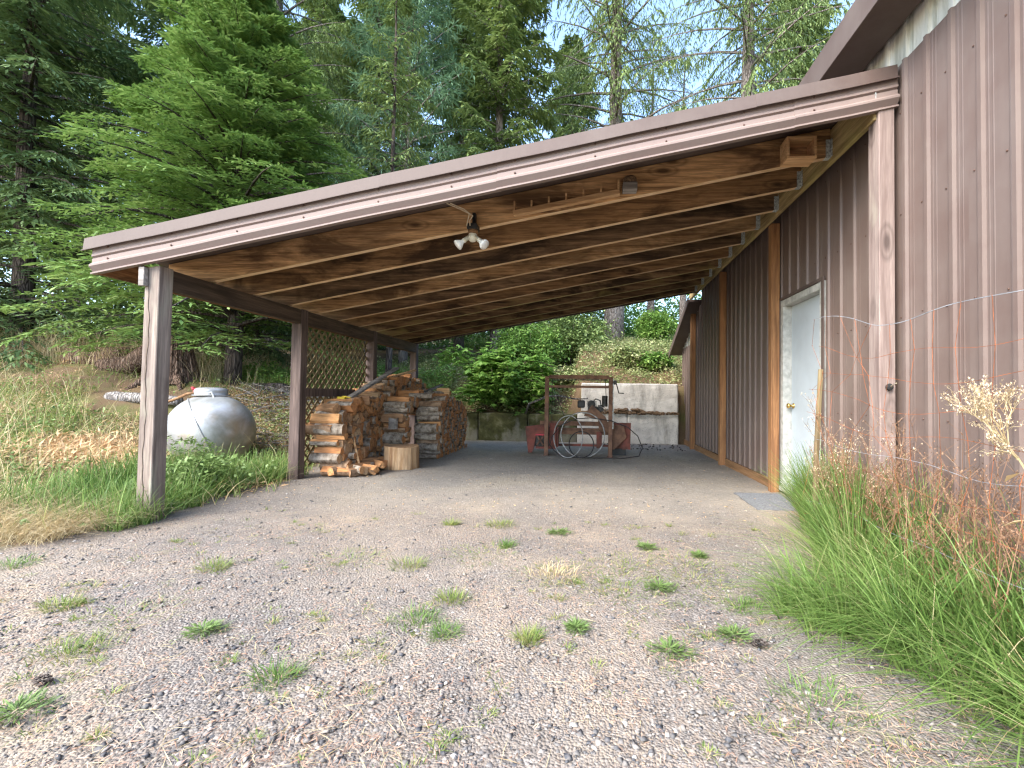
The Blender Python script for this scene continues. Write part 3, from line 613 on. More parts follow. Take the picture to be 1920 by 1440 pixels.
block(.865, 2.02, -.08, .695, 'concrete', 'pale concrete block at the ground nearest the workshop wall')
block(-.30, .855, -.08, .685, 'concrete', 'pale concrete block on the ground behind the rusty machine')
block(-.215, 2.01, .705, 1.385, 'concrete', 'long pitted concrete block stacked on top of the pale lower ones')
block(-1.46, -.31, -.08, .645, 'moss_concrete', 'mossy dark concrete block with a paler right end beside the rusty machine')
block(-3.85, -2.65, -.08, .64, 'moss_concrete', 'mossy dark concrete block half hidden behind the inner firewood stack')
block(-2.64, -1.47, -.08, .65, 'moss_concrete', 'mossy near-black concrete block left end under the broad-leaved bush')
m = MB()
for i in range(260):   # moss cushions along the joint
    x = random.uniform(-.2, 2.0); s = random.uniform(.01, .04) * (1 + .8 * (.5 < x < 1.6)); m.lathe([(.2 * s, -s * .4), (s, 0), (s * .7, s * .5), (.1 * s, s * .7)], (x, 10.945 + random.uniform(-.01, .02), .70 + random.uniform(-.02, .03 + .06 * (.3 < x < 1.2))), 6)
m.build('moss', 'nest', None, (1, 10.95, .7), kind='stuff', label='brown moss cushions growing along the joint of the concrete blocks', category='moss')

# ------------------------------------------------------------------ firewood
def logmesh(name, split, r, L):
    n = 10 if not split else 7; m = MB(); rd = random.Random(name)
    if not split: ring = [(r * (1 + rd.uniform(-.1, .1)) * math.cos(2 * math.pi * k / n), r * (1 + rd.uniform(-.1, .1)) * math.sin(2 * math.pi * k / n)) for k in range(n)]; bk = [True] * n
    else:
        a0 = rd.uniform(1.2, 2.6); arc = [(r * 1.25 * math.cos(-a0 / 2 + a0 * k / 4), r * 1.25 * math.sin(-a0 / 2 + a0 * k / 4)) for k in range(5)]
        ring = arc + [(-r * rd.uniform(.5, .9), r * rd.uniform(-.2, .5)), (-r * rd.uniform(.3, .9), -r * rd.uniform(.1, .5))]; bk = [True] * 4 + [False] * 3
        cx_ = sum(p[0] for p in ring) / 7; ring = [(p[0] - cx_, p[1]) for p in ring]
    secs = [(-L / 2, .97), (-L / 6, 1), (L / 6, 1), (L / 2, .97)]; vs = []
    for x, s in secs:
        jx, jy = rd.uniform(-.07, .07) * r, rd.uniform(-.07, .07) * r
        for k, (a, b) in enumerate(ring): vs.append((x + rd.uniform(-.006, .006), a * s + jx, b * s + jy))
    for i in range(3):
        for k in range(n): m.add([], []); m.f.append((i * n + k, i * n + (k + 1) % n, (i + 1) * n + (k + 1) % n, (i + 1) * n + k)); m.mi.append(0 if bk[k] else 1)
    m.v = vs; m.f.append(tuple(range(n))[::-1]); m.f.append(tuple(3 * n + k for k in range(n))); m.mi += [1, 1]
    me = bpy.data.meshes.new(name); me.from_pydata(m.v, [], m.f); me.materials.append(MT['log_bark']); me.materials.append(MT['log_wood']); me.polygons.foreach_set('material_index', m.mi); me.update(); return me
MT['log_bark_b'] = simple('brown_firewood_bark', (.33, .22, .14), .95, 0, .4, 14, .6, (.13, .08, .05), .1)
SPL = [logmesh('split_log%d' % i, True, .058 + .006 * (i % 3), .37) for i in range(8)]
for me_ in SPL[:6]: me_.materials[0] = MT['log_bark_b']
RND = [logmesh('round_log%d' % i, False, .045 + .006 * (i % 4), .38) for i in range(6)]
logs = []   # (dist, mesh, matrix, scale, kind)
ORD = 'bottom second third fourth fifth sixth seventh eighth ninth tenth eleventh twelfth thirteenth fourteenth fifteenth sixteenth seventeenth eighteenth'.split()
NTH = 'first second third fourth fifth sixth seventh eighth ninth tenth eleventh twelfth thirteenth fourteenth fifteenth sixteenth seventeenth eighteenth nineteenth twentieth'.split() + ['twenty-' + w for w in 'first second third fourth fifth sixth seventh eighth ninth'.split()] + ['thirtieth'] + ['thirty-' + w for w in 'first second third fourth fifth sixth seventh eighth ninth'.split()]
def putlog(me, x, y, z, s=1., roll=None, yaw_=None, zone='a'):
    Rm = Matrix.Translation((x, y, z)) @ Matrix.Rotation(random.gauss(0, .07) if yaw_ is None else yaw_, 4, 'Z') @ Matrix.Rotation(random.uniform(-.03, .03), 4, 'Y') @ Matrix.Rotation(random.uniform(0, 6.28) if roll is None else roll, 4, 'X') @ Matrix.Diagonal((1, s, s, 1))
    logs.append((math.hypot(x, y), me, Rm, zone))
def hA(y): return float(np.interp(y, [5.8, 6.1, 6.6, 7.1, 7.6, 8.4, 9.0, 9.3], [.72, .84, .93, 1.12, 1.30, 1.40, 1.36, 1.15]))
# stack A along the lattice, ends facing the carport
z = .055; row = 0
while z < 1.42:
    y = 5.80 + (.055 if row % 2 else 0) + (z * .1); nn = 0
    big = 1.05 if z < .4 else .92
    while y < 9.3:
        if z < hA(y) and not (y > 7.7 and z < .72):
            rr = random.random(); putlog(random.choice(SPL if rr < .93 else RND), -3.47 + random.uniform(-.06, .06) + max(0, .20 * (1 - z / .7)) * max(0, min(1, (7.3 - y))), y + random.uniform(-.012, .012), z + random.uniform(-.018, .018), big * random.choice((.7, .9, 1.05, 1.25, 1.45)), zone=('lattice', '%s log in the lattice stack, %s row up, %s from its front end' % ('Split' if rr < .93 else 'Round', ORD[row], NTH[nn]))); nn += 1
        y += .110 * big * random.uniform(.92, 1.05)
    z += .088 * big; row += 1
# stack B: two ranks side by side, thin pale round sticks
for X, ys, ht in ((-3.06, 7.12, lambda y: float(np.interp(y, [7.1, 7.5, 8.2, 9.4], [.92, 1.02, 1.12, 1.0]))), (-2.70, 7.62, lambda y: float(np.interp(y, [7.6, 7.9, 8.4, 9.0, 9.45], [.90, .98, 1.0, .92, .80])))):
    z = .045; row = 0
    while z < 1.12:
        y = ys + (.04 if row % 2 else 0) + z * .06; nn = 0
        while y < 9.4:
            vis = (X > -2.9) or y < ys + .22 or z > ht(y) - .17
            if z < ht(y) and vis:
                rr = random.random(); putlog(random.choice(RND if rr < .72 else SPL), X + random.uniform(-.035, .035), y + random.uniform(-.01, .01), z + random.uniform(-.008, .008), random.choice((.6, .8, .95, 1.2)), zone=('sticks', '%s log in the %s inner stack, %s row up, %s from its front end' % ('thin round' if rr < .72 else 'small split', 'right-hand' if X > -2.9 else 'left-hand', ORD[row], NTH[nn]))); nn += 1
            y += .092 * random.uniform(.93, 1.08)
        z += .078; row += 1
putlog(RND[5], -3.36, 5.86, .60, 1.5, 0, 0, 'ring'); 
for i in range(22): putlog(random.choice(SPL), -3.08 + random.uniform(-.14, .2), 6.0 + random.uniform(-.1, .7), .05 + random.uniform(0, .05), random.uniform(.7, 1.1), None, random.uniform(0, 3), 'loose')
for i in range(6): putlog(random.choice(SPL), -3.40 + random.uniform(-.1, .1), 6.0 + i * .12, hA(6.0 + i * .12) + .06, random.uniform(.9, 1.3), None, random.uniform(-.5, .5), 'top')
for i in range(7): putlog(random.choice(RND + SPL), -2.9 + random.uniform(-.25, .2), 7.7 + i * .2, 1.06 + random.uniform(-.02, .04), random.uniform(.8, 1.1), None, random.uniform(-.8, .8), 'stop')
logs.sort(key=lambda t: t[0])
LBL = {'lattice': ('split orange firewood log in the stack against the lattice', 'split logs stacked along the lattice'),
       'sticks': ('thin pale-barked log in the inner double stack beside the chopping block', 'thin logs in the inner double stack'),
       'ring': ('thick round bark-covered log end sticking out of the front of the lattice stack', None),
       'loose': ('loose split log lying on the gravel between the stacks', 'loose logs on the gravel'),
       'top': ('grey split log lying skewed on top of the lattice stack', 'skewed logs on the lattice stack'),
       'stop': ('log lying skewed on top of the inner double stack', 'skewed logs on the inner stack')}
rest = []; CNT = {}
for i, (d, me, mt, zone) in enumerate(logs):
    if i < 290:
        o = bpy.data.objects.new('firewood_log', me); COL.objects.link(o); o.matrix_world = mt
        if isinstance(zone, tuple): tagp(o, zone[1].lower(), 'log', LBL[zone[0]][1])
        else:
            CNT[zone] = CNT.get(zone, 0) + 1; tot = sum(1 for l in logs if l[3] == zone)
            pre = NTH[CNT[zone] - 1] + ' nearest ' if tot > 1 else ''
            tagp(o, pre + LBL[zone][0].replace('grey split log lying', 'of the grey split logs lying').replace('loose split log lying', 'of the loose split logs lying') if zone in ('top', 'loose') else (pre + 'of the logs lying skewed on top of the inner double stack' if zone == 'stop' else LBL[zone][0]), 'log', LBL[zone][1])
    else: rest.append((me, mt))
if rest:
    m = MB()
    for me, mt in rest:
        b = len(m.v); m.v += [tuple(mt @ v.co) for v in me.vertices]
        for p in me.polygons: m.f.append(tuple(k + b for k in p.vertices)); m.mi.append(p.material_index)
    m.build('firewood_pile', ['log_bark', 'log_wood'], None, (-3, 9, 0), kind='stuff', label='farther logs at the back of the firewood stacks', category='firewood')
# chopping block
def roundlog(name, c, r, h, n, mats, label, catg, jag=.03):
    m = MB(); prof = [0, .04, .5, .96, 1]; vs = []; rs = [1 + random.uniform(-jag, jag) for _ in range(n)]
    for j, t_ in enumerate(prof):
        for k in range(n):
            a = 2 * math.pi * k / n; rr = r * rs[k] * (1.03 if j == 1 else .985 if j in (0, 4) else 1); vs.append((c[0] + rr * math.cos(a), c[1] + rr * math.sin(a), c[2] + h * t_ + .008 * math.sin(a * 2) * (t_ > .5)))
    m.v = vs
    for j in range(4):
        for k in range(n): m.f.append((j * n + k, j * n + (k + 1) % n, (j + 1) * n + (k + 1) % n, (j + 1) * n + k)); m.mi.append(0)
    m.f.append(tuple(range(n))[::-1]); m.f.append(tuple(4 * n + k for k in range(n))); m.mi += [1, 1]
    return m.build(name, mats, None, c, label=label, category=catg)
MT['block_side'] = wood('debarked_block_side', (.60, .42, .25), (.46, .28, .14), (.20, .10, .05), 2, .25, False, 1.3)
roundlog('chopping_block', (-2.73, 6.65, -.01), .245, .33, 30, ['block_side', 'log_cut'], 'squat barkless round chopping block standing in front of the firewood', 'chopping block')
roundlog('log_round', (-3.02, 7.02, .53), .07, .17, 12, ['grey_wood', 'log_cut'], 'small grey upright log round perched on the front of the inner stack', 'log', .08)
for k, (a, b, lb) in enumerate((((-3.19, 6.0, .03), (-3.36, 6.12, .80), 'left of two long-handled splitting mauls leaning on the lattice stack'), ((-3.03, 6.05, .03), (-3.33, 6.2, .82), 'right of two long-handled splitting mauls leaning on the lattice stack'))):
    q = empty('splitting_maul', a, lb, 'maul'); m = MB(); m.tube([a, ((a[0] + b[0]) / 2 + .005, (a[1] + b[1]) / 2, (a[2] + b[2]) / 2), b], .016, 8, .014); m.build('handle', 'raw', q, smooth=True)
    d = Vector((.5, .8, 0)).normalized(); A = Vector(a) + Vector((0, 0, .02)); m = MB(); s = Vector((-.03, .02, 0))
    m.hexa([A - d * .08 + Vector((0, 0, -.03)) - s * .1, A - d * .08 + Vector((0, 0, -.03)) + s * .1, A + d * .08 + Vector((0, 0, -.028)) + s, A + d * .08 + Vector((0, 0, -.028)) - s, A - d * .08 + Vector((0, 0, .04)) - s * .1, A - d * .08 + Vector((0, 0, .04)) + s * .1, A + d * .08 + Vector((0, 0, .035)) + s, A + d * .08 + Vector((0, 0, .035)) - s]); m.build('head', 'dark_steel', q, bevel=.003)
m = MB(); m.beam((-3.42, 6.35, .98), (-3.36, 7.9, 1.52), .09, .035); m.build('long_plank', 'grey_wood', None, (-3.4, 7, 1.0), bevel=.004, label='long grey weathered plank leaning up on top of the lattice stack', category='plank')
m = MB(); m.beam((-3.5, 7.3, 1.25), (-3.30, 8.6, 1.52), .06, .03); m.build('thin_board', 'raw', None, (-3.4, 8, 1.3), label='thin brown board lying beside the long grey plank', category='board')
m = MB(); m.beam((-3.1, 8.0, 1.02), (-2.9, 9.0, 1.26), .07, .03); m.build('sloping_board', 'grey_wood', None, (-3, 8.5, 1.1), label='short dark board sloping across the top of the inner stack', category='board')
m = MB(); m.box(-2.86, -2.62, 8.55, 8.59, .99, 1.19); m.build('square_board', 'raw', None, (-2.74, 8.57, .99), bevel=.003, label='square piece of sawn board standing on the inner stack', category='board')
m = MB(); P = Vector((-3.42, 6.3, .99))
m.tube([P + Vector((-.08, 0, 0)), P + Vector((-.03, .03, .035)), P + Vector((.03, 0, .03)), P + Vector((.09, -.02, .02)), P + Vector((.12, .03, .0)), P + Vector((.05, .06, .015)), P + Vector((-.06, .05, .01))], .011, 6, closed=True); m.box(P.x - .09, P.x + .02, P.y - .03, P.y + .03, P.z - .0, P.z + .03)
m.build('yellow_strap', 'yellow', None, tuple(P), label='bright yellow strap bundled at the foot of the long grey plank', category='strap')
m = MB(); m.box(-3.34, -3.28, 6.05, 6.09, .765, .80); m.build('red_scrap', 'red', None, (-3.31, 6.07, .76), label='tiny red plastic scrap tucked in the front of the lattice stack', category='scrap')

# ------------------------------------------------------------------ propane tank
TX, TY = -5.42, 6.35
tz = .50
tk = empty('propane_tank', (TX, TY, 0), 'bulging stained silver propane tank with a domed cap on top beside the front post', 'propane tank')
m = MB(); prof = []
for i in range(33):
    a = math.pi * i / 32; x = -math.cos(a); r = math.sin(a) ** .82; prof.append((r * .53, x * .57))
q = Matrix.Rotation(R(-28), 3, 'Z') @ Matrix.Rotation(R(90), 3, 'Y'); m.lathe(prof, (TX, TY, tz), 56, mat=q); m.build('shell', 'tank', tk, smooth=True)
m = MB(); qt = Matrix.Rotation(R(38), 3, 'Z') @ Matrix.Rotation(R(66), 3, 'Y'); pts = []
Q = Matrix.Rotation(R(-28), 3, 'Z')
for k in range(60):    # weld seam: plane cut across the shell
    d = qt @ Vector((math.cos(2 * math.pi * k / 60), math.sin(2 * math.pi * k / 60), -.12)); l = Q.transposed() @ d
    lo, hi = 0, 2.
    for _ in range(24):
        t_ = (lo + hi) / 2; px_, rr = l.x * t_ / .57, math.hypot(l.y, l.z) * t_ / .53
        ins = abs(px_) < 1 and rr < max(0, 1 - px_ * px_) ** .41
        lo, hi = (t_, hi) if ins else (lo, t_)
    pts.append(Vector((TX, TY, tz)) + d * lo)
m.tube(pts, .013, 6, closed=True); m.build('weld_seam', 'tank', tk, smooth=True)
m = MB(); m.lathe([(.225, -.01), (.23, .0), (.225, .006), (.195, .008), (.205, .055), (.195, .085), (.16, .105), (.08, .112), (0, .113)], (TX - .02, TY, tz + .515), 28); m.build('cap', 'tank', tk, smooth=True)
m = MB(); o = Vector((TX + .10, TY - .16, tz + .50)); m.tube([o + Vector((-.055, 0, -.06)), o + Vector((-.045, 0, .01)), o + Vector((-.02, 0, .055)), o + Vector((.02, 0, .055)), o + Vector((.05, 0, .01)), o + Vector((.075, 0, -.07))], .011, 7); m.build('lifting_lug', 'galv', tk, smooth=True)
for s in (-.35, .35):
    m = MB(); p = Q @ Vector((s, 0, 0)); m.box(TX + p.x - .04, TX + p.x + .04, TY + p.y - .25, TY + p.y + .25, -.1, .14); m.build('foot', 'dark_steel', tk)
m = MB()
for a in range(7): m.lathe([(.012, 0), (.028, .012), (.012, .03)], (TX - .27 + .03 * math.cos(a), TY + .02 * math.sin(a * 2), tz + .55 + .018 * (a % 4)), 8)
m.build('valve_handle', 'red', tk, smooth=True)
m = MB(); m.tube([(TX - .26, TY, tz + .545), (TX - .38, TY, tz + .53), (TX - .55, TY + .03, tz + .47), (TX - .8, TY + .1, tz + .40), (TX - 1.3, TY + .3, tz + .36)], .02, 7)
m.build('supply_pipe', 'sill', tk, smooth=True)

# ------------------------------------------------------------------ rusty mill machine
mc = empty('sawmill_machine', (-.2, 8.7, 0), 'rusty red machine with a square gantry frame and engine at the carport rear', 'machine')
YG = 8.45
for x in (-.785, .36): m = MB(); m.box(x - .036, x + .036, YG - .036, YG + .036, -.01, 1.425); m.box(x - .05, x + .05, YG - .06, YG + .06, -.01, .012); m.build('gantry_post', 'rust_brown', mc, bevel=.004, label='gantry post with a grey side channel' if x > 0 else None)
m = MB(); m.box(.392, .412, YG - .03, YG + .03, .5, 1.40); m.build('side_channel', 'galv', mc)
for z, w in ((1.42, .034), (1.245, .022)): m = MB(); m.box(-.749, .324, YG - w, YG + w, z - w, z + w); m.build('crossbar', 'rust_brown', mc, bevel=.003)
m = MB(); m.tube([(-.70, YG, 1.365), (.30, YG, 1.372)], .010, 6); m.build('threaded_rod', 'dark_steel', mc)
m = MB(); m.box(-1.0, .55, 8.80, 8.87, .36, .44); m.box(-1.0, .5, 8.9, 9.0, .40, .47); m.build('long_beam', 'rust_brown', mc, bevel=.004)
m = MB(); m.box(-.95, .45, 8.80, 8.86, .14, .18); m.build('lower_rail', 'rust_red', mc)
m = MB(); m.box(-.95, .42, 8.86, 8.92, .52, .60); m.build('upper_rail', 'rust_brown', mc)
# left housing with an opening
def poly(pts, y0, y1, name, mat, **k):
    m = MB(); n = len(pts); vs = [(x, y0, z) for x, z in pts] + [(x, y1, z) for x, z in pts]
    m.add(vs, [tuple(range(n)), tuple(range(n, 2 * n))[::-1]] + [(i, i + n, (i + 1) % n + n, (i + 1) % n) for i in range(n)]); return m.build(name, mat, mc, **k)
hb = poly([(-1.20, .50), (-1.14, .02), (-1.07, .02), (-1.03, .12), (-1.0, .34), (-.78, .34), (-.78, .56)], 8.66, 8.70, 'left_housing', 'rust_red')
poly([(-1.0, .14), (-1.0, .10), (-.62, .10), (-.62, .14)], 8.62, 8.74, 'lower_lip', 'rust_red')
poly([(-1.0, .37), (-1.0, .345), (-.78, .345), (-.78, .37)], 8.60, 8.66, 'hood_lip', 'red', label='brighter red lip over the opening')
m = MB(); m.box(-1.15, -.66, 8.70, 9.05, .14, .50); m.build('left_box', 'dark_steel', mc); 
m = MB(); m.beam((-.98, 8.67, .16), (-.86, 8.67, .33), .03, .03, up=(0, 1, 0)); m.beam((-.86, 8.67, .16), (-.98, 8.67, .33), .03, .03, up=(0, 1, 0)); m.build('opening_brace', 'rust_brown', mc)
m = MB(); m.box(-.74, -.62, 8.55, 8.60, .15, .58); m.box(-.70, -.58, 8.60, 8.80, .14, .5); m.build('left_bracket', 'rust_red', mc)
poly([(.40, .56), (.40, .12), (.44, .12), (.66, .34), (.60, .56)], 8.58, 8.61, 'gusset_plate', 'rust_brown')
poly([(.60, .55), (.665, .34), (.58, .26), (.58, .12), (.73, .12), (.74, .60), (.42, .60), (.42, .57)], 8.63, 8.67, 'right_housing', 'rust_red')
m = MB(); m.box(.45, .71, 8.67, 9.0, .13, .58); m.build('right_box', 'rust_red', mc, bevel=.004)
m = MB(); m.box(.34, .66, 8.70, 8.95, .0, .13); m.build('skid', 'black', mc)
m = MB(); m.box(.12, .22, 8.7, 8.85, .12, .42); m.build('right_bracket', 'rust_red', mc)
poly([(-.12, .72), (.03, .92), (.10, .86), (.28, .70), (.40, .42), (.16, .46), (.14, .66)], 8.60, 8.64, 'belt_guard', 'rust_brown')
m = MB(); m.box(-.05, .20, 8.72, 8.95, .76, .88); m.build('engine_base', 'dark_steel', mc)
m = MB(); m.lathe([(.0, 0), (.07, 0), (.075, .02), (.075, .10), (.06, .12), (.0, .12)], (.02, 8.66, .93), 16, 'Y')
for k in range(5): m.box(-.06, .12, 8.80, 8.94, .885 + k * .022, .895 + k * .022)
m.tube([(.05, 8.8, .98), (.10, 8.78, 1.03), (.18, 8.78, 1.0), (.2, 8.8, .9), (.26, 8.8, .88)], .012, 6); m.lathe([(.0, 0), (.04, 0), (.045, .02), (.045, .06), (0, .06)], (.2, 8.64, .84), 14, 'Y'); m.build('engine', 'dark_steel', mc)
m = MB(); m.box(-.24, -.10, 8.72, 8.86, .86, 1.0); m.build('fuel_tank', 'black', mc, bevel=.02)
m = MB(); m.lathe([(.0, 0), (.05, 0), (.052, .01), (.052, .19), (.05, .2), (0, .2)], (.265, 8.72, .89), 14); m.tube([(.14, 8.75, .9), (.26, 8.72, .9)], .014, 6); m.build('muffler', 'dark_steel', mc)
m = MB(); m.tube([(.42, YG, 1.33), (.46, YG - .03, 1.30), (.50, YG - .05, 1.14), (.59, YG - .05, 1.135)], .011, 6); m.lathe([(0, 0), (.035, 0), (.04, .02), (.035, .05), (0, .05)], (.43, YG - .04, 1.33), 12, 'Y'); m.build('crank_handle', 'dark_steel', mc)
for (a, b) in (((-.69, YG + .02, 1.36), (-.70, YG + .1, .62)), ((-.67, YG + .02, 1.22), (-.43, YG + .15, .60)), ((.26, YG, 1.36), (.28, YG, 1.08))):
    m = MB(); m.tube([a, b], .006, 5); m.build('cable', 'hose', mc)
def hoop(c, rx_, rz_, r, mat, name, label, tilt=.12, catg='hoop'):
    m = MB(); m.tube([(c[0] + rx_ * math.cos(a), c[1] - tilt * math.cos(a * 1) * .3 + tilt * (math.sin(a)), c[2] + rz_ * math.sin(a)) for a in np.linspace(0, 2 * math.pi, 49)[:-1]], r, 6, closed=True)
    return m.build(name, mat, None, (c[0], c[1], 0), smooth=True, label=label, category=catg)
hoop((-.13, 8.30, .40), .385, .385, .011, 'rim', 'steel_hoop', 'larger grey steel hoop leaning on the rusty machine, right of the pair')
hoop((-.38, 8.24, .37), .255, .355, .009, 'rim', 'steel_hoop', 'narrow grey steel hoop leaning on the rusty machine, left of the pair')
hoop((-.15, 8.22, .235), .215, .215, .010, 'hose', 'rubber_tyre_hoop', 'small black hoop hanging low in front of the grey steel hoops')
m = MB(); pts = [(-.62, .42), (-.5, .57), (-.25, .68), (.0, .70), (.35, .66), (.65, .55), (.82, .40), (.90, .2), (.84, .06), (.6, .02), (.1, .012), (-.3, .012), (-.5, .03), (-.62, .12), (-.70, .22), (-.66, .36)]
m.tube([(x, 8.18 - .0 * z, z) for x, z in pts], .0085, 6, closed=True); m.build('black_hose', 'hose', None, (0, 8.18, 0), smooth=True, label='big loose loop of black hose arching over the steel hoops', category='hose')
m = MB(); m.tube([(-.95 + .9 * t_, 9.7, 1.045 + .03 * math.sin(t_ * 6)) for t_ in np.linspace(0, 1, 12)], .022, 7, .012); m.tube([(-.95, 9.7, 1.04), (-1.3, 9.9, .9), (-1.5, 10.9, .66)], .022, 7)
m.build('birch_branch', 'bark_pale', None, (-.5, 9.7, .6), smooth=True, label='pale crooked branch lying level behind the gantry frame', category='branch')

# ------------------------------------------------------------------ wire fence
fn = empty('wire_fence', (1.68, 2.6, 0), 'sagging rusty woven wire fence with silvery top wire before the ribbed wall', 'fence')
def fx(y): return 1.60 + .06 * (3.5 - y)
def ftop(y): return float(np.interp(y, [1, 1.9, 2.2, 2.6, 2.85, 3.05, 3.4, 3.6], [1.56, 1.53, 1.51, 1.505, 1.52, 1.57, 1.65, 1.67]))
ZF = [.10, .24, .38, .52, .66, .80, .95, 1.10, 1.26, 1.42, None]
ys_f = np.linspace(3.52, 1.0, 44)
def fp(y, j, k=0):
    zt = ftop(y); z = zt if ZF[j] is None else ZF[j] * (zt / 1.62)
    s = (j / 10.); return (fx(y) - .05 * math.sin(y * 5 + j) * (1 - s) - .10 * max(0, (y - 2.9)) * math.sin(j * 1.3) * (j < 10), y + .04 * math.sin(j * 2.1) * (j < 10) * (y > 3), z + .018 * math.sin(y * 7 + j * 1.7) + (.05 * math.sin(j * 1.9 + y * 4) * max(0, y - 2.6) if j < 10 else 0))
for j in range(11):
    m = MB(); m.tube([fp(y, j) for y in ys_f], .0024 if j == 10 else .0013, 4); m.build('line_wire', 'wire' if j in (10, 2, 5) else 'rust_wire', fn, label='thicker silvery top wire' if j == 10 else None)
for i, y in enumerate(np.linspace(3.5, 1.02, 17)):
    sk_ = (.16 if y > 2.8 else .03); m = MB()
    P = [fp(y + sk_ * math.sin(i * 1.7 + j * .8) * (j < 10) * (1 if j % 2 else .4), j) for j in range(11)]; m.tube(P, .0011, 4)
    for p in P: m.lathe([(.0, -.004), (.0035, 0), (0, .004)], p, 5)
    m.build('stay_wire', 'rust_wire', fn)
m = MB(); m.tube([(1.60, 3.50, -.02), (1.615, 3.5, .7), (1.645, 3.5, 1.29)], .021, 7, .017); m.build('fence_stake', 'post_g' if False else 'lattice', fn)
m = MB(); m.lathe([(0, 0), (.022, .003), (.026, .015), (.02, .03), (0, .032)], (2.12, 3.498, 1.17), 12, 'Y'); m.build('insulator', 'black', cp)
m = MB(); m.tube([(2.12, 3.485, 1.17), (2.0, 3.3, 1.17), (1.85, 3.0, 1.18)], .003, 5); m.build('insulator_wire', 'tan_wire', fn)

# ------------------------------------------------------------------ stumps, logs, brush on the bank
def stump(c, r, h, label, spikes=26, name='tree_stump'):
    q = empty(name, c, label, 'stump'); m = MB(); n = spikes; ring = []
    for k in range(n):
        a = 2 * math.pi * k / n; hh = h * (.35 + .65 * abs(math.sin(a * 1.5 + .5)) ** .8 * random.uniform(.7, 1)); w = r * .34
        o_ = Vector((math.cos(a), math.sin(a), 0)); tgt = Vector((-math.sin(a), math.cos(a), 0))
        b = Vector(c) + o_ * r * random.uniform(.9, 1.1); t_ = Vector(c) + o_ * r * .72 + Vector((0, 0, hh)); th = .05
        m.hexa([b + o_ * .1 - tgt * w, b + o_ * .1 + tgt * w, b - o_ * th + tgt * w, b - o_ * th - tgt * w, t_ - tgt * w * .5, t_ + tgt * w * .5, t_ - o_ * th + tgt * w * .3, t_ - o_ * th - tgt * w * .3])
    m.build('splintered_wall', 'stump', q)
    for k in range(5):
        a = k * 1.3 + .4; m = MB(); m.tube([Vector(c) + Vector((math.cos(a), math.sin(a), .6)) * r * .8, Vector(c) + Vector((math.cos(a) * r * 1.5, math.sin(a) * r * 1.5, .08)), Vector(c) + Vector((math.cos(a) * r * 2.3, math.sin(a) * r * 2.3, -.12))], .10, 7, .03); m.build('root', 'stump', q, smooth=True)
def G(x, y, dz=0): return (x, y, float(Z(x, y)) + dz)
stump(G(-8.05, 8.5, -.1), .32, 1.05, 'tall splintered rotting stump behind the propane tank')
def lograw(pts, r, r1, mat, name, label, catg='log', n=10):
    m = MB(); P = [Vector(p) for p in pts]; Q_ = []
    for i in range(len(P) - 1):
        for k in range(5): Q_.append(P[i].lerp(P[i + 1], k / 5) + Vector((random.uniform(-1, 1), random.uniform(-1, 1), random.uniform(-1, 1))) * r * .10)
    Q_.append(P[-1]); m.tube(Q_, r, n, r1); return m.build(name, mat, None, tuple(P[0]), smooth=True, label=label, category=catg)
lograw([G(-10.7, 9.0, .12), G(-9.3, 8.8, .2)], .30, .26, 'stump', 'fallen_log', 'mossy dark log end lying in the grass left of the front post', n=14)
lograw([G(-9.5, 8.4, .05), G(-8.9, 8.45, .2), G(-8.3, 8.5, .6)], .14, .24, 'stump', 'stump_root', 'dark buttress root running down from the splintered stump', 'root')
lograw([G(-8.3, 7.5, .0), G(-7.6, 7.45, .10), G(-6.9, 7.4, .16)], .10, .08, 'bark_pale', 'driftwood_log', 'grey bleached log lying beside the propane tank', n=9)
lograw([G(-6.7, 8.9, .05), G(-6.1, 8.9, .18), G(-5.4, 9.1, .1)], .09, .05, 'bark_dark', 'dark_branch', 'dark fallen branch lying on the mound behind the tank', 'branch')
m = MB()
for i in range(420):
    x, y = random.uniform(-6.4, -4.1), random.uniform(7.0, 9.2); a = random.uniform(0, 6.28); L = random.uniform(.15, .7); p = Vector(G(x, y, random.uniform(.0, .16)))
    d = Vector((math.cos(a), math.sin(a), random.uniform(-.25, .35))) * L; m.tube([p, p + d * .5 + Vector((0, 0, random.uniform(-.03, .05))), p + d], random.uniform(.004, .014), 4, .003)
m.build('brush_pile', 'grey_twig', None, (-5.3, 8, .8), kind='stuff', label='tangle of dead grey twigs and branches on the mound behind the propane tank', category='brush')

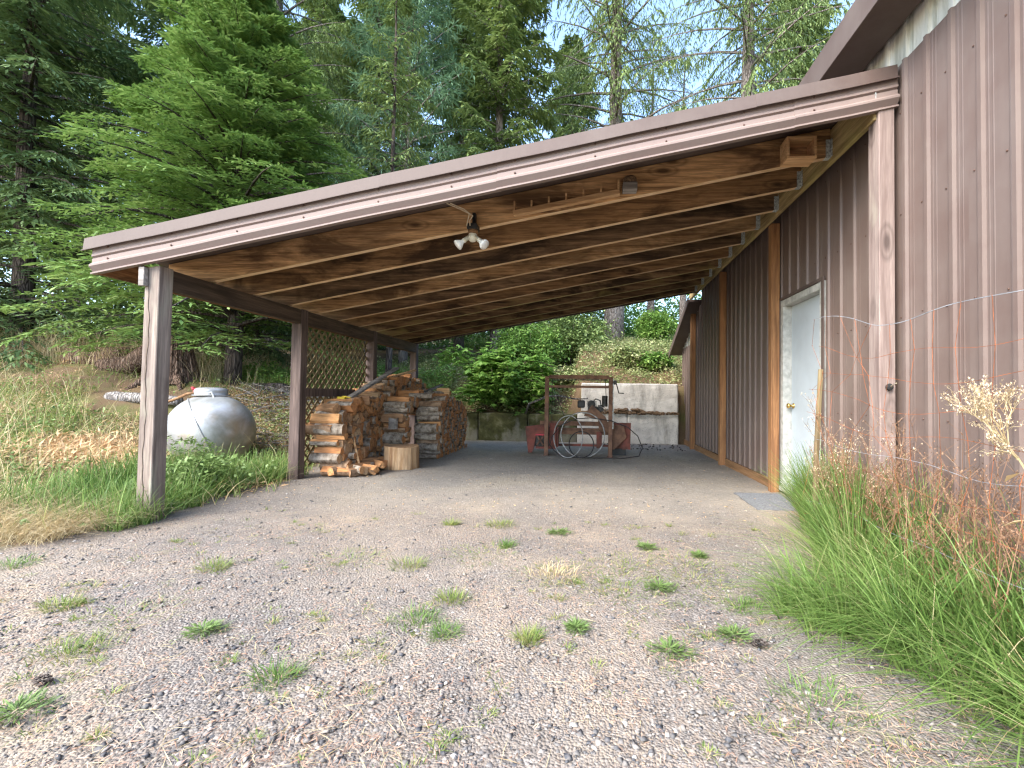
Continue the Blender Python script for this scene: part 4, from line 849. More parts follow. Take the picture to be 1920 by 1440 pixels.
# ------------------------------------------------------------------ trees
def conifer(H, Rc, nb, ns, nt, tl, tw, z0=.12, hang=0., up=.25, droop=.35, seed=1, prof=1., mat=('fir', 'bark_dark'), rt=.16, keep=None, sublen=.42, spread=.25):
    rg = np.random.default_rng(seed)
    t = np.sort(rg.uniform(z0, .985, nb)); az = np.arange(nb) * 2.399 + rg.uniform(-.5, .5, nb)
    L = Rc * ((1 - t) / (1 - z0)) ** prof * rg.uniform(.72, 1.12, nb) + .12
    L *= np.where(t < z0 + .12, rg.uniform(.7, 1, nb), 1)
    zb = t * H; dh = np.stack([np.cos(az), np.sin(az), 0 * az], 1); side = np.stack([-np.sin(az), np.cos(az), 0 * az], 1)
    upk = up + .5 * t ** 2 + rg.uniform(-.12, .12, nb)
    def P(u): return (dh[:, None] * (L[:, None] * u)[..., None] + UP * ((zb[:, None] + L[:, None] * (upk[:, None] * u - droop * u ** 2 * (1 - .5 * t[:, None]))))[..., None])
    u = (np.arange(ns) + .6) / ns; u = np.clip(u[None] ** .9 + rg.uniform(-.02, .02, (nb, ns)), .06, 1)
    B1 = P(u); T1 = nrm(P(u + .02) - P(u))
    sgn = np.where(np.arange(ns) % 2, 1., -1.)[None, :, None]
    sl_ = (L[:, None] * sublen * (1.05 - u) ** .8 * np.minimum(1, u * 4) + .10) * rg.uniform(.7, 1.2, (nb, ns))
    D1 = nrm(T1 * .75 + side[:, None] * sgn * rg.uniform(.7, 1.1, (nb, ns, 1)) + UP * (-hang * rg.uniform(.5, 1.3, (nb, ns, 1)) + rg.normal(0, .1, (nb, ns, 1))))
    v = (np.arange(nt) + .7) / nt
    B2 = B1[:, :, None] + D1[:, :, None] * (sl_[..., None] * v)[..., None] + UP * (-.12 * hang * (sl_[..., None] * v) ** 2 - .10 * (sl_[..., None] * v ** 2))[..., None]
    S1 = nrm(np.cross(D1, UP)); s2 = np.where(np.arange(nt) % 2, 1., -1.)[None, None, :, None]
    jit = rg.normal(0, spread, (nb, ns, nt, 3))
    D2 = nrm(D1[:, :, None] * .8 + S1[:, :, None] * s2 * .8 + jit - UP * hang * .5) * (tl * rg.uniform(.6, 1.25, (nb, ns, nt)))[..., None]
    tipm = np.zeros(nt, bool); 
    B = B2.reshape(-1, 3); D = D2.reshape(-1, 3); k = np.ones(len(B), bool)
    if keep is not None: k = keep(B)
    V, F = leaves(B[k], D[k], tw * rg.uniform(.7, 1.2, k.sum()), rg.uniform(-.5, .5, k.sum()), .45, .06)
    # limbs
    uu = np.linspace(0, .95, 5)[None].repeat(nb, 0); C = P(uu); m = MB()
    for i in range(nb):
        if keep is not None and not keep(C[i][3:4])[0]: continue
        m.tube([tuple(c_) for c_ in C[i]], .010 + .012 * L[i], 4, .004)
    for i in range(0, nb):
        pass
    tr = MB(); hs = np.linspace(-.3, H * .97, 12)
    tr.tube([(.03 * math.sin(h * .9), .03 * math.cos(h * .7), h) for h in hs], rt, 14, .02)
    b0 = len(tr.v)
    return (V, F), m, tr
def meshfrom(obj): return obj.data
TREE = {}
def plant(key, loc, rz, s, label, group=None, name='fir_tree', catg='tree'):
    V_F, limbs, tr, mats = TREE[key]
    q = empty(name, loc, label, catg, group); q.rotation_euler = (0, 0, rz); q.scale = (s, s, s)
    for nm, me in (('crown', V_F), ('limbs', limbs), ('trunk', tr)):
        o = bpy.data.objects.new(nm, me); COL.objects.link(o); o.parent = q
        if nm != 'trunk': o['kind'] = 'stuff'
    return q
def register(key, res, leaf, barkm):
    (V, F), m, tr = res; o = npmesh('crown', V, F, leaf); a = o.data; bpy.data.objects.remove(o)
    o = m.build('limbs', barkm); b = o.data; bpy.data.objects.remove(o)
    o = tr.build('trunk', barkm, smooth=True); c_ = o.data; bpy.data.objects.remove(o); TREE[key] = (a, b, c_, None)
register('near', conifer(8.6, 3.7, 280, 28, 13, .15, .045, z0=.10, hang=.05, up=.18, droop=.38, seed=3, prof=.85, rt=.17), 'fir', 'bark_dark')
register('dark', conifer(15, 3.6, 200, 22, 12, .22, .055, z0=.05, hang=.45, up=.05, droop=.35, seed=5, prof=.6, rt=.22), 'fir_dark', 'bark_dark')
register('hang', conifer(26, 4.8, 88, 20, 14, .24, .05, z0=.30, hang=1.5, up=.25, droop=.40, seed=8, prof=.45, rt=.46, sublen=.38), 'fir_mid', 'bark_grey')
register('mid', conifer(19, 3.6, 190, 18, 11, .28, .085, z0=.08, hang=.7, up=.12, droop=.35, seed=9, prof=.65, rt=.25), 'fir_mid', 'bark_grey')
register('pine', conifer(14, 2.8, 110, 16, 14, .30, .035, z0=.12, hang=.5, up=.5, droop=.35, seed=12, prof=.5, rt=.16, spread=.6), 'pine', 'bark_grey')
register('slim', conifer(11, 1.5, 60, 10, 9, .20, .04, z0=.25, hang=.8, up=.2, droop=.3, seed=21, prof=.6, rt=.09), 'fir_mid', 'bark_dark')
register('bare', conifer(24, 2.6, 34, 9, 9, .25, .05, z0=.45, hang=1.2, up=.1, droop=.3, seed=14, prof=.3, rt=.30), 'fir_mid', 'bark_grey')
plant('near', G(-7.35, 9.1, -.05), .6, 1, 'dense bright young fir filling the view above the left end of the carport roof')
plant('dark', G(-12.6, 9.4, -.1), 1.0, .95, 'dark hanging-boughed fir at the far left of the photo')
plant('dark', G(-12.2, 13.5, -.1), 2.9, 1.1, 'tall dark fir behind the dark fir at the far left')
plant('hang', G(.95, 20.2, -.2), .4, 1, 'big fir with the wide grey trunk seen both above and below the carport roof')
plant('hang', G(5.0, 15.5, -.2), 2.2, .8, 'tall fir with a straight bare trunk above the right part of the roof')
plant('pine', G(-6.4, 15.5, -.1), .2, 1.05, 'soft blue-green pine behind the middle of the carport roof', name='pine_tree')
plant('mid', G(-3.6, 17.5, -.1), 1.2, 1, 'bushy evergreen above the middle of the carport roof, left of the drooping fir')
plant('mid', G(-9.2, 19, -.1), 2.2, 1.1, 'grey-green evergreen behind the bright young fir')
plant('mid', G(-1.2, 26, -.1), 4.2, .95, 'evergreen far up the hillside between the pine and the wide grey trunk')
plant('hang', G(-10.4, 14.4, -.2), 3.3, .72, 'old fir with a pale trunk just left of the second carport post')
plant('slim', G(-5.2, 11.7, -.1), 1, 1, 'slender fir trunk seen between the last two carport posts')
plant('mid', G(-15, 24, -.1), .7, 1.1, 'far evergreen on the left skyline')
plant('mid', G(9.5, 22, -.1), 2.7, 1.0, 'evergreen rising behind the workshop roof')
plant('bare', G(3.0, 24, -.1), 2.7, .7, 'thin grey trunk on the hillside right of the wide grey trunk')
plant('bare', G(4.2, 22, -.1), .5, .6, 'pair of thin dark trunks beside the workshop corner')
plant('dark', G(-8.7, 11.6, -.1), 3.9, .55, 'small dark fir with a leaning trunk behind the propane tank')
plant('mid', G(-6.6, 23, -.1), 3.1, 1.15, 'full evergreen filling the gap behind the blue-green pine')
plant('dark', G(-13.5, 24, -.1), 5.1, 1.2, 'dark evergreen deep in the forest between the left firs')
plant('dark', G(-19, 13, -.1), 2.2, 1.1, 'dark evergreen at the far left end of the forest edge')
plant('mid', G(-24, 20, -.1), 5.0, 1.2, 'evergreen beyond the frame edge on the far left slope')
# yellowing broadleaf tree behind the firs
def leafcloud(c, rad, n, L, w, rg, clumps=60, hollow=.5):
    u = nrm(rg.normal(0, 1, (clumps, 3))) * (hollow + (1 - hollow) * rg.uniform(0, 1, (clumps, 1))); C = np.array(c) + u * np.array(rad)
    k = rg.integers(0, clumps, n); B = C[k] + rg.normal(0, 1, (n, 3)) * np.array(rad) * .16
    a = rg.uniform(0, 6.28, n); e = rg.normal(-.3, .45, n); l_ = L * rg.uniform(.6, 1.2, n)
    D = np.stack([np.cos(a) * np.cos(e), np.sin(a) * np.cos(e), np.sin(e)], 1) * l_[:, None]
    return leaves(B, D, w * rg.uniform(.7, 1.2, n), rg.uniform(-.8, .8, n), .45, .1)
yt = empty('broadleaf_tree', G(-12.5, 15.5), 'yellow-green broadleaf tree glimpsed between the dark firs on the left', 'tree')
V, F = leafcloud((-12.5, 15.5, 6.8), (3.4, 1.8, 4.4), 26000, .16, .11, rng, 160, .2); npmesh('crown', V, F, 'decid', yt, kind='stuff')
m = MB(); m.tube([G(-12.5, 15.5, -.2), (-12.4, 15.5, 5), (-12.2, 15.6, 8)], .16, 9, .05); m.build('trunk', 'bark_pale', yt)

# undergrowth walls behind (low shrubs, things one cannot count)
def under(n, fx_, L, w, mat, name, label, catg='undergrowth', h=(.2, 1.2)):
    x, y, z = fx_(n); a = rng.uniform(0, 6.28, len(x)); e = rng.normal(.1, .5, len(x)); l_ = L * rng.uniform(.5, 1.3, len(x))
    B = np.stack([x, y, z], 1); D = np.stack([np.cos(a) * np.cos(e), np.sin(a) * np.cos(e), np.sin(e)], 1) * l_[:, None]
    V, F = leaves(B, D, w * rng.uniform(.6, 1.2, len(x)), rng.uniform(-.8, .8, len(x)), .45, .1); return npmesh(name, V, F, mat, kind='stuff', label=label, category=catg)
def hillpts(n):
    y = rng.uniform(11.4, 22, n); x = rng.uniform(-7, 5.5, n); cl = wob(x * 1.7, y * 1.7, 1) + .6 * wob(x + 9, y, 3.1)
    hh = np.clip(cl * .22 + .16, .03, .6); z = Z(x, y) + rng.uniform(0, 1, n) ** .8 * hh; return x, y, z
under(85000, hillpts, .085, .04, 'brush', 'hillside_groundcover', 'mixed green and straw-coloured low growth covering the hillside behind the concrete blocks')
def backpts(n):
    x = rng.uniform(-34, 14, n); y = 25 + 9 * rng.uniform(0, 1, n) + 2 * np.sin(x * .6); cl = wob(x, y, .6) + .5 * wob(x, y + 4, 1.7)
    return x, y, Z(x, y) + rng.uniform(0, 1, n) * np.clip(2.3 + 2.0 * cl, .3, 5)
under(70000, backpts, .26, .13, 'shadegreen', 'forest_undergrowth', 'leafy undergrowth filling the forest floor between the far trunks', 'undergrowth')
def shrub(x, y, r, h, n, mat, label, L=.12, w=.06, name='shrub'):
    q = empty(name, G(x, y), label, 'shrub'); z = float(Z(x, y)); V, F = leafcloud((x, y, z + h * .55), (r, r * .8, h * .5), n, L, w, rng, 70, .35); npmesh('foliage', V, F, mat, q, kind='stuff')
    m = MB()
    for k in range(9):
        a = k * .7; m.tube([(x, y, z - .05), (x + r * .35 * math.cos(a), y + r * .3 * math.sin(a), z + h * .4), (x + r * .7 * math.cos(a), y + r * .6 * math.sin(a), z + h * .8)], .014, 5, .005)
    m.build('stems', 'twig', q, kind='stuff')
shrub(-.7, 15.2, 1.3, 2.0, 9000, 'fir_mid', 'dark green shrub on the hillside left of the wide grey trunk')
shrub(-1.9, 14.2, 1.0, 1.5, 7000, 'shadegreen', 'fresh green shrub on the hillside above the broad-leaved bush')
shrub(-.75, 17.0, .8, 1.4, 6000, 'fig', 'light green sapling shrub just left of the wide grey trunk')
shrub(2.5, 18.5, .8, 1.3, 7000, 'shadegreen', 'leafy shrub right of the wide grey trunk')
shrub(1.0, 12.6, .55, .5, 3500, 'brush', 'low bush growing just above the stacked concrete block')
shrub(1.7, 12.5, .5, .45, 3000, 'shadegreen', 'small green bush above the right end of the stacked concrete block')
shrub(-.6, 13.0, .6, .55, 3500, 'brush', 'straw-flecked bush on the slope left of the stacked concrete block')
# broad-leaved bush behind the firewood
fb = empty('broad_leaved_bush', G(-2.2, 11.8), 'large bright green bush with broad lobed leaves between the firewood and the rusty machine', 'bush')
rg = np.random.default_rng(4); stems = MB(); tips = []
for k in range(26):
    a = rg.uniform(-2.9, .2) if k < 17 else rg.uniform(0, 6.28); reach = rg.uniform(.7, 2.2); hh = rg.uniform(.5, 1.9)
    b = Vector((-2.5, 11.75, .75)); mid_ = b + Vector((math.cos(a) * reach * .45, math.sin(a) * reach * .35, hh)); e_ = b + Vector((math.cos(a) * reach + .25, math.sin(a) * reach * .6, hh * rg.uniform(-.1, 1.2)))
    P_ = [b.lerp(mid_, t_).lerp(mid_.lerp(e_, t_), t_) for t_ in np.linspace(0, 1, 8)]; stems.tube(P_, .022, 5, .004)
    for t_ in np.linspace(.2, 1, 18): tips.append(b.lerp(mid_, t_).lerp(mid_.lerp(e_, t_), t_))
stems.tube([(-2.5, 11.75, .4), (-2.48, 11.75, .9), (-2.4, 11.75, 1.3)], .05, 8, .03); stems.build('stems', 'twig', fb)
T = np.array([tuple(p) for p in tips]); n = 4400; k = rg.integers(0, len(T), n); C0 = T[k] + rg.normal(0, .13, (n, 3)); keep_ = (C0[:, 0] < -.95) & (C0[:, 1] > 10.3) & (C0[:, 2] > .25); C0 = C0[keep_]; n = len(C0)
a = rg.uniform(0, 6.28, n); tilt = rg.normal(-.35, .3, n); s = rg.uniform(.10, .19, n); parts = []
for da, ls in ((0, 1), (.75, .8), (-.75, .8), (1.5, .5), (-1.5, .5)):
    D = np.stack([np.cos(a + da), np.sin(a + da), tilt], 1) * (s * ls)[:, None]; parts.append(leaves(C0, D, s * .52 * ls, rg.uniform(-.2, .2, n), .55, .04))
V, F = cat(parts); npmesh('foliage', V, F, 'fig', fb, kind='stuff')

# ------------------------------------------------------------------ grasses and weeds
def turf(n, samp, H, lean, Wd, mat, name, label, catg='grass', azc=None, seg=3, zoff=0):
    x, y = samp(n); n = len(x); az = rng.uniform(0, 6.28, n) if azc is None else rng.normal(azc, 1.0, n)
    B = np.stack([x, y, Z(x, y) - .01 + zoff], 1); V, F = blades(B, az, rng.uniform(*H, n), rng.uniform(*lean, n), rng.uniform(*Wd, n), seg)
    return npmesh(name, V, F, mat, kind='stuff', label=label, category=catg)
def s_right(n):
    y = rng.uniform(.6, 4.35, n); xl = np.interp(y, [.6, 1.5, 1.8, 2.2, 2.6, 3.2, 4.4], [1.45, 1.38, 1.36, 1.30, 1.36, 1.58, 1.98]) + .05 * np.sin(y * 9); x = xl + rng.uniform(0, 1, n) ** 1.3 * (2.16 - xl)
    k = wob(x * 3, y * 3, 1) + rng.normal(0, .5, n) > -.7; return x[k], y[k]
cx_, cy_ = s_right(330); cx_ = np.r_[cx_, rng.uniform(.98, 1.25, 14), rng.uniform(1.85, 2.05, 14)]; cy_ = np.r_[cy_, rng.uniform(2.25, 2.6, 14), rng.uniform(3.1, 4.2, 14)]
parts = []
for q_ in range(len(cx_)):
    n = int(rng.integers(22, 60)); H = rng.uniform(.36, .78) * (.62 if cx_[q_] < 1.25 else 1) * (.8 if cy_[q_] < 1.9 else 1); a0 = rng.normal(math.pi, .7); az = rng.normal(a0, 1.0, n); rr = .07 * rng.uniform(0, 1, n) ** .5
    x, y = cx_[q_] + rr * np.cos(az), cy_[q_] + rr * np.sin(az); x = np.minimum(x, 2.17)
    lean = rng.uniform(.25, 1.35, n) * (.5 if cy_[q_] > 2.9 else 1); hh = H * rng.uniform(.5, 1.1, n); room = (2.17 - x); lean = np.where((np.cos(az) > 0) & (np.cos(az) * hh * lean > room), np.maximum(room / np.maximum(np.cos(az) * hh, .05), .02), lean)
    parts.append(blades(np.stack([x, y, Z(x, y) - .01], 1), az, hh, lean, rng.uniform(.0034, .0085, n), 5))
V, F = cat(parts); npmesh('tall_grass', V, F, 'grass_a', kind='stuff', label='tall arching bright green grass under the wire fence along the metal wall', category='grass')
turf(1500, s_right, (.15, .5), (.5, 1.3), (.003, .006), 'straw', 'dry_grass', 'dry bent grass at the foot of the green fence-side grass', seg=4)
def s_right2(n): y = rng.uniform(1.5, 3.4, n); return 1.72 + rng.uniform(0, 1, n) * .42, y
def branchy(name, n, samp, h, mat, label, catg, pods=None, rk=5, group=None):
    x, y = samp(n); m = []; tp = []
    mbs = MB()
    for i in range(len(x)):
        b = Vector((x[i], y[i], float(Z(x[i], y[i])))); hh = h * random.uniform(.6, 1.1); l_ = Vector((random.uniform(-.25, .25), random.uniform(-.2, .2), 1)).normalized()
        top = b + l_ * hh; mbs.tube([b, b.lerp(top, .5) + Vector((random.uniform(-.02, .02), random.uniform(-.02, .02), 0)), top], .0024, 3, .001)
        for j in range(rk):
            t_ = random.uniform(.4, .95); p = b.lerp(top, t_); a = random.uniform(0, 6.28); L = hh * random.uniform(.12, .34) * (1.2 - t_ * .5); e = p + Vector((math.cos(a) * .6, math.sin(a) * .6, .9)) * L
            mbs.tube([p, e], .0013, 3, .0006)
            for q_ in range(4):
                p2 = p.lerp(e, random.uniform(.4, 1)); a2 = random.uniform(0, 6.28); e2 = p2 + Vector((math.cos(a2) * .6, math.sin(a2) * .6, .6)) * L * .4; mbs.tube([p2, e2], .0009, 3, .0005); tp += [e2, p2]
    mbs.build(name, mat, None, (x.mean(), y.mean(), 0), kind='stuff', label=label, category=catg)
    if pods:
        T = np.array([tuple(p) for p in tp]); T = np.repeat(T, 2, 0) + rng.normal(0, .004, (len(T) * 2, 3)); D = nrm(rng.normal(0, 1, T.shape) + UP) * rng.uniform(.007, .016, (len(T), 1))
        V, F = leaves(T, D, .006, None); npmesh(name + '_seed_heads', V, F, pods[0], kind='stuff', label=pods[1], category='seed heads')
branchy('red_weeds', 34, s_right2, .85, 'redweed', 'reddish brown twiggy weeds standing in the grass against the metal wall', 'weeds', ('redweed', 'tiny rust-coloured seed heads on the reddish weeds'), 8)
branchy('brown_weeds', 70, lambda n: (lambda y: (rng.uniform(1.5 + .12 * np.maximum(0, y - 2), 2.12), y))(rng.uniform(1.3, 3.9, n)), .62, 'redweed', 'short brown dead stems mixed into the fence-side grass', 'weeds', ('redweed', 'brown seed tufts among the fence-side grass'), 6)
branchy('pale_weeds', 16, lambda n: (rng.uniform(1.62, 1.9, n), rng.uniform(2.9, 3.7, n)), .95, 'redweed', 'thin pinkish dead weeds round the fence stake', 'weeds', ('pods', 'pale seed tufts on the weeds round the fence stake'), 8)
# big dry weed at the right edge
dw = empty('dry_weed', (1.72, 1.95, 0), 'tall dry weed with cream seed heads leaning over the wire fence', 'weed')
st = MB(); tp = []
def rec(p, d, L, r, lev):
    e = p + d * L; st.tube([p, p.lerp(e, .5) + Vector((random.uniform(-.01, .01), random.uniform(-.01, .01), .006)), e], r, 5 if lev < 2 else 3, r * .65)
    if lev >= 4: tp.append(e); tp.append(p.lerp(e, .6)); return
    for k in range(3 if lev else 8):
        t_ = random.uniform(.35, 1) if k else 1; a = Vector((random.uniform(-1, 1), random.uniform(-.8, .8), random.uniform(-.45, .75)))
        rec(p.lerp(e, t_), (d + a * (1.0 if lev == 0 else .7)).normalized(), L * (random.uniform(.9, 1.5) if lev == 0 else random.uniform(.5, .8)), r * .6, lev + 1)
st.tube([(1.80, 1.95, 0), (1.78, 1.97, .5), (1.72, 2.0, .80)], .006, 7, .005)
rec(Vector((1.72, 2.0, .80)), Vector((-.42, 0, .60)).normalized(), .115, .0045, 0)
st.build('stems', 'straw', dw)
T = np.repeat(np.array([tuple(p) for p in tp]), 3, 0); T = T + rng.normal(0, .006, T.shape); D = nrm(rng.normal(0, 1, T.shape) + UP * .5) * rng.uniform(.008, .022, (len(T), 1)); k = rng.uniform(0, 1, len(T)) < .95; T, D = T[k], D[k] * .8
V, F = leaves(T, D, .006, None, .5, .2); npmesh('seed_heads', V, F, 'pods', dw, kind='stuff')
m = MB()
for k in range(6):
    p = np.array([[1.77 - .02 * k, 1.97, .35 + .09 * k]]); 
    V, F = leaves(p, np.array([[-.06 + .03 * (k % 3), -.07 * (-1) ** k, -.05]]), .035); m.add([tuple(v) for v in V], [tuple(f) for f in F])
m.build('leaf', 'dead', dw, kind='stuff')
# left bank
def s_left(n):
    x = rng.uniform(-12, -3.3, n); y = rng.uniform(2.6, 11, n); k = (x < -3.75 - .25 * np.sin(y * 2.3) - .12 * rng.normal(0, 1, n)) & (y > 3.0 - .45 * (x + 4) * -.5 + .0) & (y > 2.9 + .2 * np.sin(x * 4)) & (((x + 5.42) / .75) ** 2 + ((y - 6.35) / .62) ** 2 > 1) & ~((x > -6.6) & (x < -4.1) & (y > 6.9) & (rng.uniform(0, 1, n) < .8)) & ~((x > -11) & (x < -7) & (y > 7.6) & (y < 9.1) & (rng.uniform(0, 1, n) < .75)) & ~((x > -8.6) & (x < -6.4) & (y > 6.9) & (y < 7.7)); return x[k], y[k]
def s_lg(n): x, y = s_left(n); k = wob(x, y, 1.2) + rng.normal(0, .35, len(x)) > .0; return x[k], y[k]
def s_ld(n): x, y = s_left(n); k = wob(x, y, 1.2) + rng.normal(0, .35, len(x)) < .25; return x[k], y[k]
turf(34000, s_lg, (.10, .36), (.2, 1.0), (.005, .011), 'grass_b', 'bank_grass', 'mixed green grass growing over the left bank round the propane tank')
turf(20000, s_ld, (.08, .36), (.4, 1.4), (.004, .009), 'straw', 'bank_straw', 'bleached dry grass lying over the left bank')
turf(1300, s_left, (.35, .75), (.1, .7), (.003, .006), 'straw', 'bank_stalks', 'tall sparse dry stalks standing over the left bank')
def s_tank(n):
    y = rng.uniform(3.3, 5.9, n); xe = np.interp(y, [3.3, 3.7, 4.5, 5.2, 5.9], [-3.5, -3.55, -3.75, -3.75, -3.7]); x = xe - rng.uniform(0, 1, n) ** 1.1 * 1.35 + .04 * np.sin(y * 11); return x, y
turf(8000, s_tank, (.12, .42), (.1, 1.1), (.005, .010), 'grass_a', 'horsetail_patch', 'fine bright green horsetail and grass between the first two carport posts', seg=4)
turf(3500, lambda n: (rng.uniform(-4.9, -3.75, n), rng.uniform(2.95, 3.6, n)), (.2, .45), (.7, 1.4), (.002, .004), 'straw', 'flopped_grass', 'long pale flopped grass left of the front post', seg=4, azc=.2)
def leafy(n, samp, hm, L, w, mat, name, label, catg):
    x, y = samp(n); return under(len(x), lambda q: (x, y, Z(x, y) + rng.uniform(.01, 1, len(x)) * hm(x, y)), L, w, mat, name, label, catg)
leafy(34000, s_lg, lambda x, y: .12 + .26 * np.clip(wob(x, y, 1.9), 0, 1), .06, .030, 'weed', 'bank_weeds', 'leafy green weeds tangled over the left bank', 'weeds')
leafy(16000, s_ld, lambda x, y: .05 + 0 * x, .075, .018, 'dead', 'dead_leaves', 'curled tan dead leaves in patches on the left bank', 'dead leaves')
leafy(5000, lambda n: (rng.normal(-6.0, .45, n), rng.normal(5.35, .35, n)), lambda x, y: .10 + 0 * x, .12, .018, 'dead', 'dry_flag_leaves', 'pile of long curled straw-coloured leaves on bare soil left of the front post', 'dead leaves')
leafy(1600, lambda n: (rng.normal(-4.05, .16, n), rng.normal(4.6, .2, n)), lambda x, y: .36 + 0 * x, .07, .035, 'weed', 'broad_weed', 'pale broad-leaved weed at the edge of the horsetail patch', 'weed')
leafy(450, lambda n: (rng.normal(-4.75, .2, n), rng.normal(5.35, .15, n)), lambda x, y: .42 + 0 * x, .08, .028, 'weed', 'willowy_weed', 'bushy green weed in front of the propane tank', 'weed')
leafy(9000, lambda n: (rng.uniform(-6.6, -4.0, n), rng.uniform(7.0, 9.3, n)), lambda x, y: .04 + 0 * x, .06, .02, 'dead', 'mound_litter', 'brown leaf litter on the soil mound behind the tank', 'leaf litter')
leafy(1800, lambda n: (rng.normal(-4.9, .35, n), rng.normal(7.6, .3, n)), lambda x, y: .35 + 0 * x, .06, .028, 'brush', 'grey_green_weeds', 'grey-green weeds growing through the brush pile', 'weeds')
def s_bl(n): x = rng.uniform(-9, -3.9, n); y = rng.uniform(9.3, 13.5, n); return x, y
turf(16000, s_bl, (.15, .5), (.1, .8), (.005, .010), 'grass_b', 'shade_grass', 'rough grass on the slope seen through the lattice')
leafy(22000, s_bl, lambda x, y: .35 + .3 * np.clip(wob(x, y, 1.2), -1, 1), .09, .05, 'shadegreen', 'slope_weeds', 'leafy low growth on the slope behind the lattice', 'weeds')
turf(12000, lambda n: (rng.uniform(-14, -7.5, n), rng.uniform(8.5, 13, n)), (.3, .9), (.1, .7), (.005, .009), 'straw', 'tall_dry_grass', 'tall straw-coloured grass under the firs at the far left')
# driveway tufts
def tuft_arr(x, y, r, n, H, flat=.0):
    a = rng.uniform(0, 6.28, n); rr = r * rng.uniform(0, 1, n) ** .7; B = np.stack([x + rr * np.cos(a), y + rr * np.sin(a), np.full(n, float(Z(x, y)) - .004)], 1)
    return blades(B, a + rng.normal(0, .6, n), rng.uniform(.4, 1, n) * H, rng.uniform(.3, 1.2, n) + flat, rng.uniform(.002, .0045, n), 3)
_u = lambda px, py: (lambda r: (r[0] * (-1.073 / r[2]), r[1] * (-1.073 / r[2])))(M.T @ np.array([(px - 1038.8) / 879.855, 1, -(py - 719.6) / 879.855]))
TUF = [(845, 985, .10, 'grass_b', 'leftmost of the faded grass tufts just outside the carport'), (935, 985, .16, 'grass_b', 'wide faded grass tuft just outside the carport, above its neighbours'),
       (1045, 1000, .09, 'weed', 'low green weed beside an orange leaf just outside the carport'), (950, 1025, .09, 'grass_a', 'small dark tuft below the wide faded one'),
       (765, 1060, .11, 'grass_b', 'sparse tuft in pale straw left of the middle of the drive'), (845, 1125, .11, 'grass_b', 'yellowish airy tuft in the middle of the drive'),
       (780, 1165, .11, 'grass_a', 'thick green tuft below the yellowish airy one'), (830, 1190, .07, 'grass_a', 'thin tuft just right of the thick green one'),
       (380, 1185, .11, 'weed', 'flat green weed alone on the left of the drive'), (515, 1275, .075, 'grass_a', 'isolated round green tuft in the lower left gravel'),
       (1210, 1028, .10, 'weed', 'bright low weed right of the middle of the drive, farther one'), (1255, 1225, .12, 'weed', 'large flat dandelion-like weed at the lower right of the drive'),
       (1310, 1045, .08, 'weed', 'low weed near the fence grass in the middle distance'), (1235, 1105, .09, 'weed', 'dense low weed between the flat dandelion-like weed and the carport'),
       (1390, 1140, .09, 'grass_a', 'small tuft close to the tongue of fence grass'), (1080, 1182, .07, 'weed', 'little green rosette in the middle of the lower drive'),
       (1375, 1195, .13, 'weed', 'spreading weed mat beside a pine cone at the lower right'), (1040, 1080, .15, 'straw', 'dry tan tuft in the middle of the drive'),
       (130, 1225, .11, 'grass_b', 'reddish and green weed at the lower left'), (30, 1340, .10, 'weed', 'green weed at the lower left corner'), (115, 1140, .10, 'grass_b', 'faded tuft near the left edge of the drive'),
       (400, 1065, .12, 'grass_b', 'faded tuft below the front post'), (990, 1200, .09, 'grass_b', 'yellowing tuft left of the little green rosette'), (1530, 1320, .16, 'grass_a', 'ragged weed at the lower right near the fence grass'), (20, 1060, .14, 'grass_a', 'grass tuft at the left edge of the drive')]
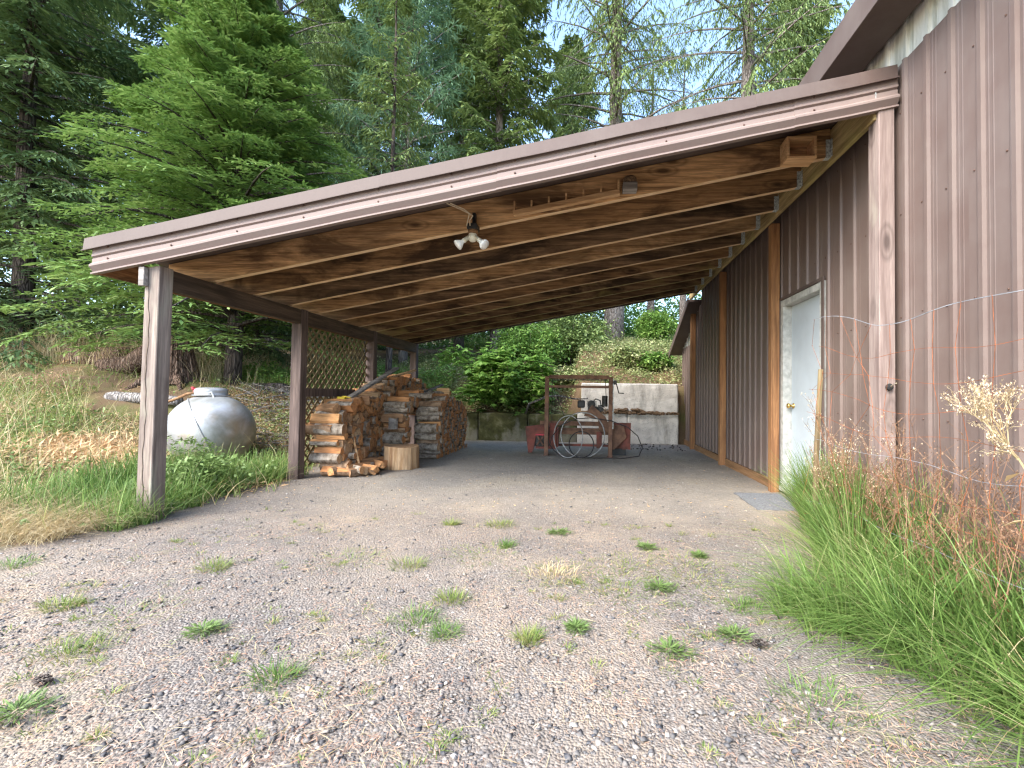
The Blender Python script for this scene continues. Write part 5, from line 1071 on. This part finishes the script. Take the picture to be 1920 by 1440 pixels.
for (px_, py_, r, mt, lb) in TUF:
    x, y = _u(px_, py_); r = r * random.uniform(.7, 1.35); parts = [tuft_arr(x + .4 * r, y + .3 * r, r * .5, 50, .06, .3), tuft_arr(x, y, r * .8, 150 if mt != 'weed' else 40, .085 if mt != 'weed' else .05)]
    if mt == 'weed':
        n = 190; a = rng.uniform(0, 6.28, n); rr = rng.uniform(0, 1, n) * r * .6; B = np.stack([x + rr * np.cos(a), y + rr * np.sin(a), float(Z(x, y)) + rng.uniform(.003, .02, n)], 1)
        parts.append(leaves(B, np.stack([np.cos(a), np.sin(a), rng.uniform(.0, .6, n)], 1) * rng.uniform(.02, .05, (n, 1)), .006, rng.uniform(-.6, .6, n)))
    V, F = cat(parts); npmesh('grass_tuft', V, F, mt, None, origin=(x, y, 0), label=lb, category='weed' if mt == 'weed' else 'grass tuft', group='weeds and tufts growing in the gravel')
parts = []
for i in range(480):
    y = 1.25 * (4.2 / 1.25) ** random.random(); x = random.uniform(-3.2, 1.5) * min(1, (.5 + y * .35)); 
    if wob(x, y, 1.4) + random.gauss(0, .4) < .05: continue
    parts.append(tuft_arr(x, y, random.uniform(.015, .05), random.randint(12, 40), random.uniform(.02, .05), .2))
V, F = cat(parts); npmesh('small_weeds', V, F, 'grass_b', kind='stuff', label='tiny weeds and grass sprigs scattered thinly over the gravel', category='weeds')
V, F = cat([tuft_arr(*_u(px_, py_), .24, 190, .06, .5) for px_, py_ in ((1040, 1075), (1180, 1060), (1160, 1090), (1300, 1085), (1310, 1110), (650, 1050), (900, 1040), (1290, 1060), (1170, 1120), (1500, 1010), (230, 1160))]); npmesh('faded_turf', V, F, 'grass_b', kind='stuff', label='faded thin turf patches between the tufts on the drive', category='grass')
m = MB()
for i in range(90):
    x, y = random.uniform(.3, 2.0), random.uniform(9.6, 10.85); m.lathe([(.0, -.012), (.016, -.004), (.014, .006), (.0, .014)], (x, y, .012), 6)
m.build('fallen_cones', 'bark_dark', None, (1.2, 10.2, 0), kind='stuff', label='dark fallen cones scattered in front of the concrete blocks', category='cones')
# pine cones, single leaves
for (px_, py_, lb) in ((1425, 1213, 'brown pine cone on the gravel beside the spreading weed mat'), (80, 1283, 'brown pine cone near the lower left corner')):
    x, y = _u(px_, py_); m = MB()
    for k in range(40):
        a = k * 2.4; t_ = k / 40; c_ = Vector((x + (t_ - .5) * .07, y + .018 * math.cos(a) * math.sin(t_ * 3.1), float(Z(x, y)) + .016 + .016 * math.sin(a) * math.sin(t_ * 3.1)))
        m.lathe([(.0, -.004), (.007, 0), (.0, .004)], c_, 5)
    m.build('pine_cone', 'bark_dark', None, (x, y, 0), label=lb, category='pine cone')
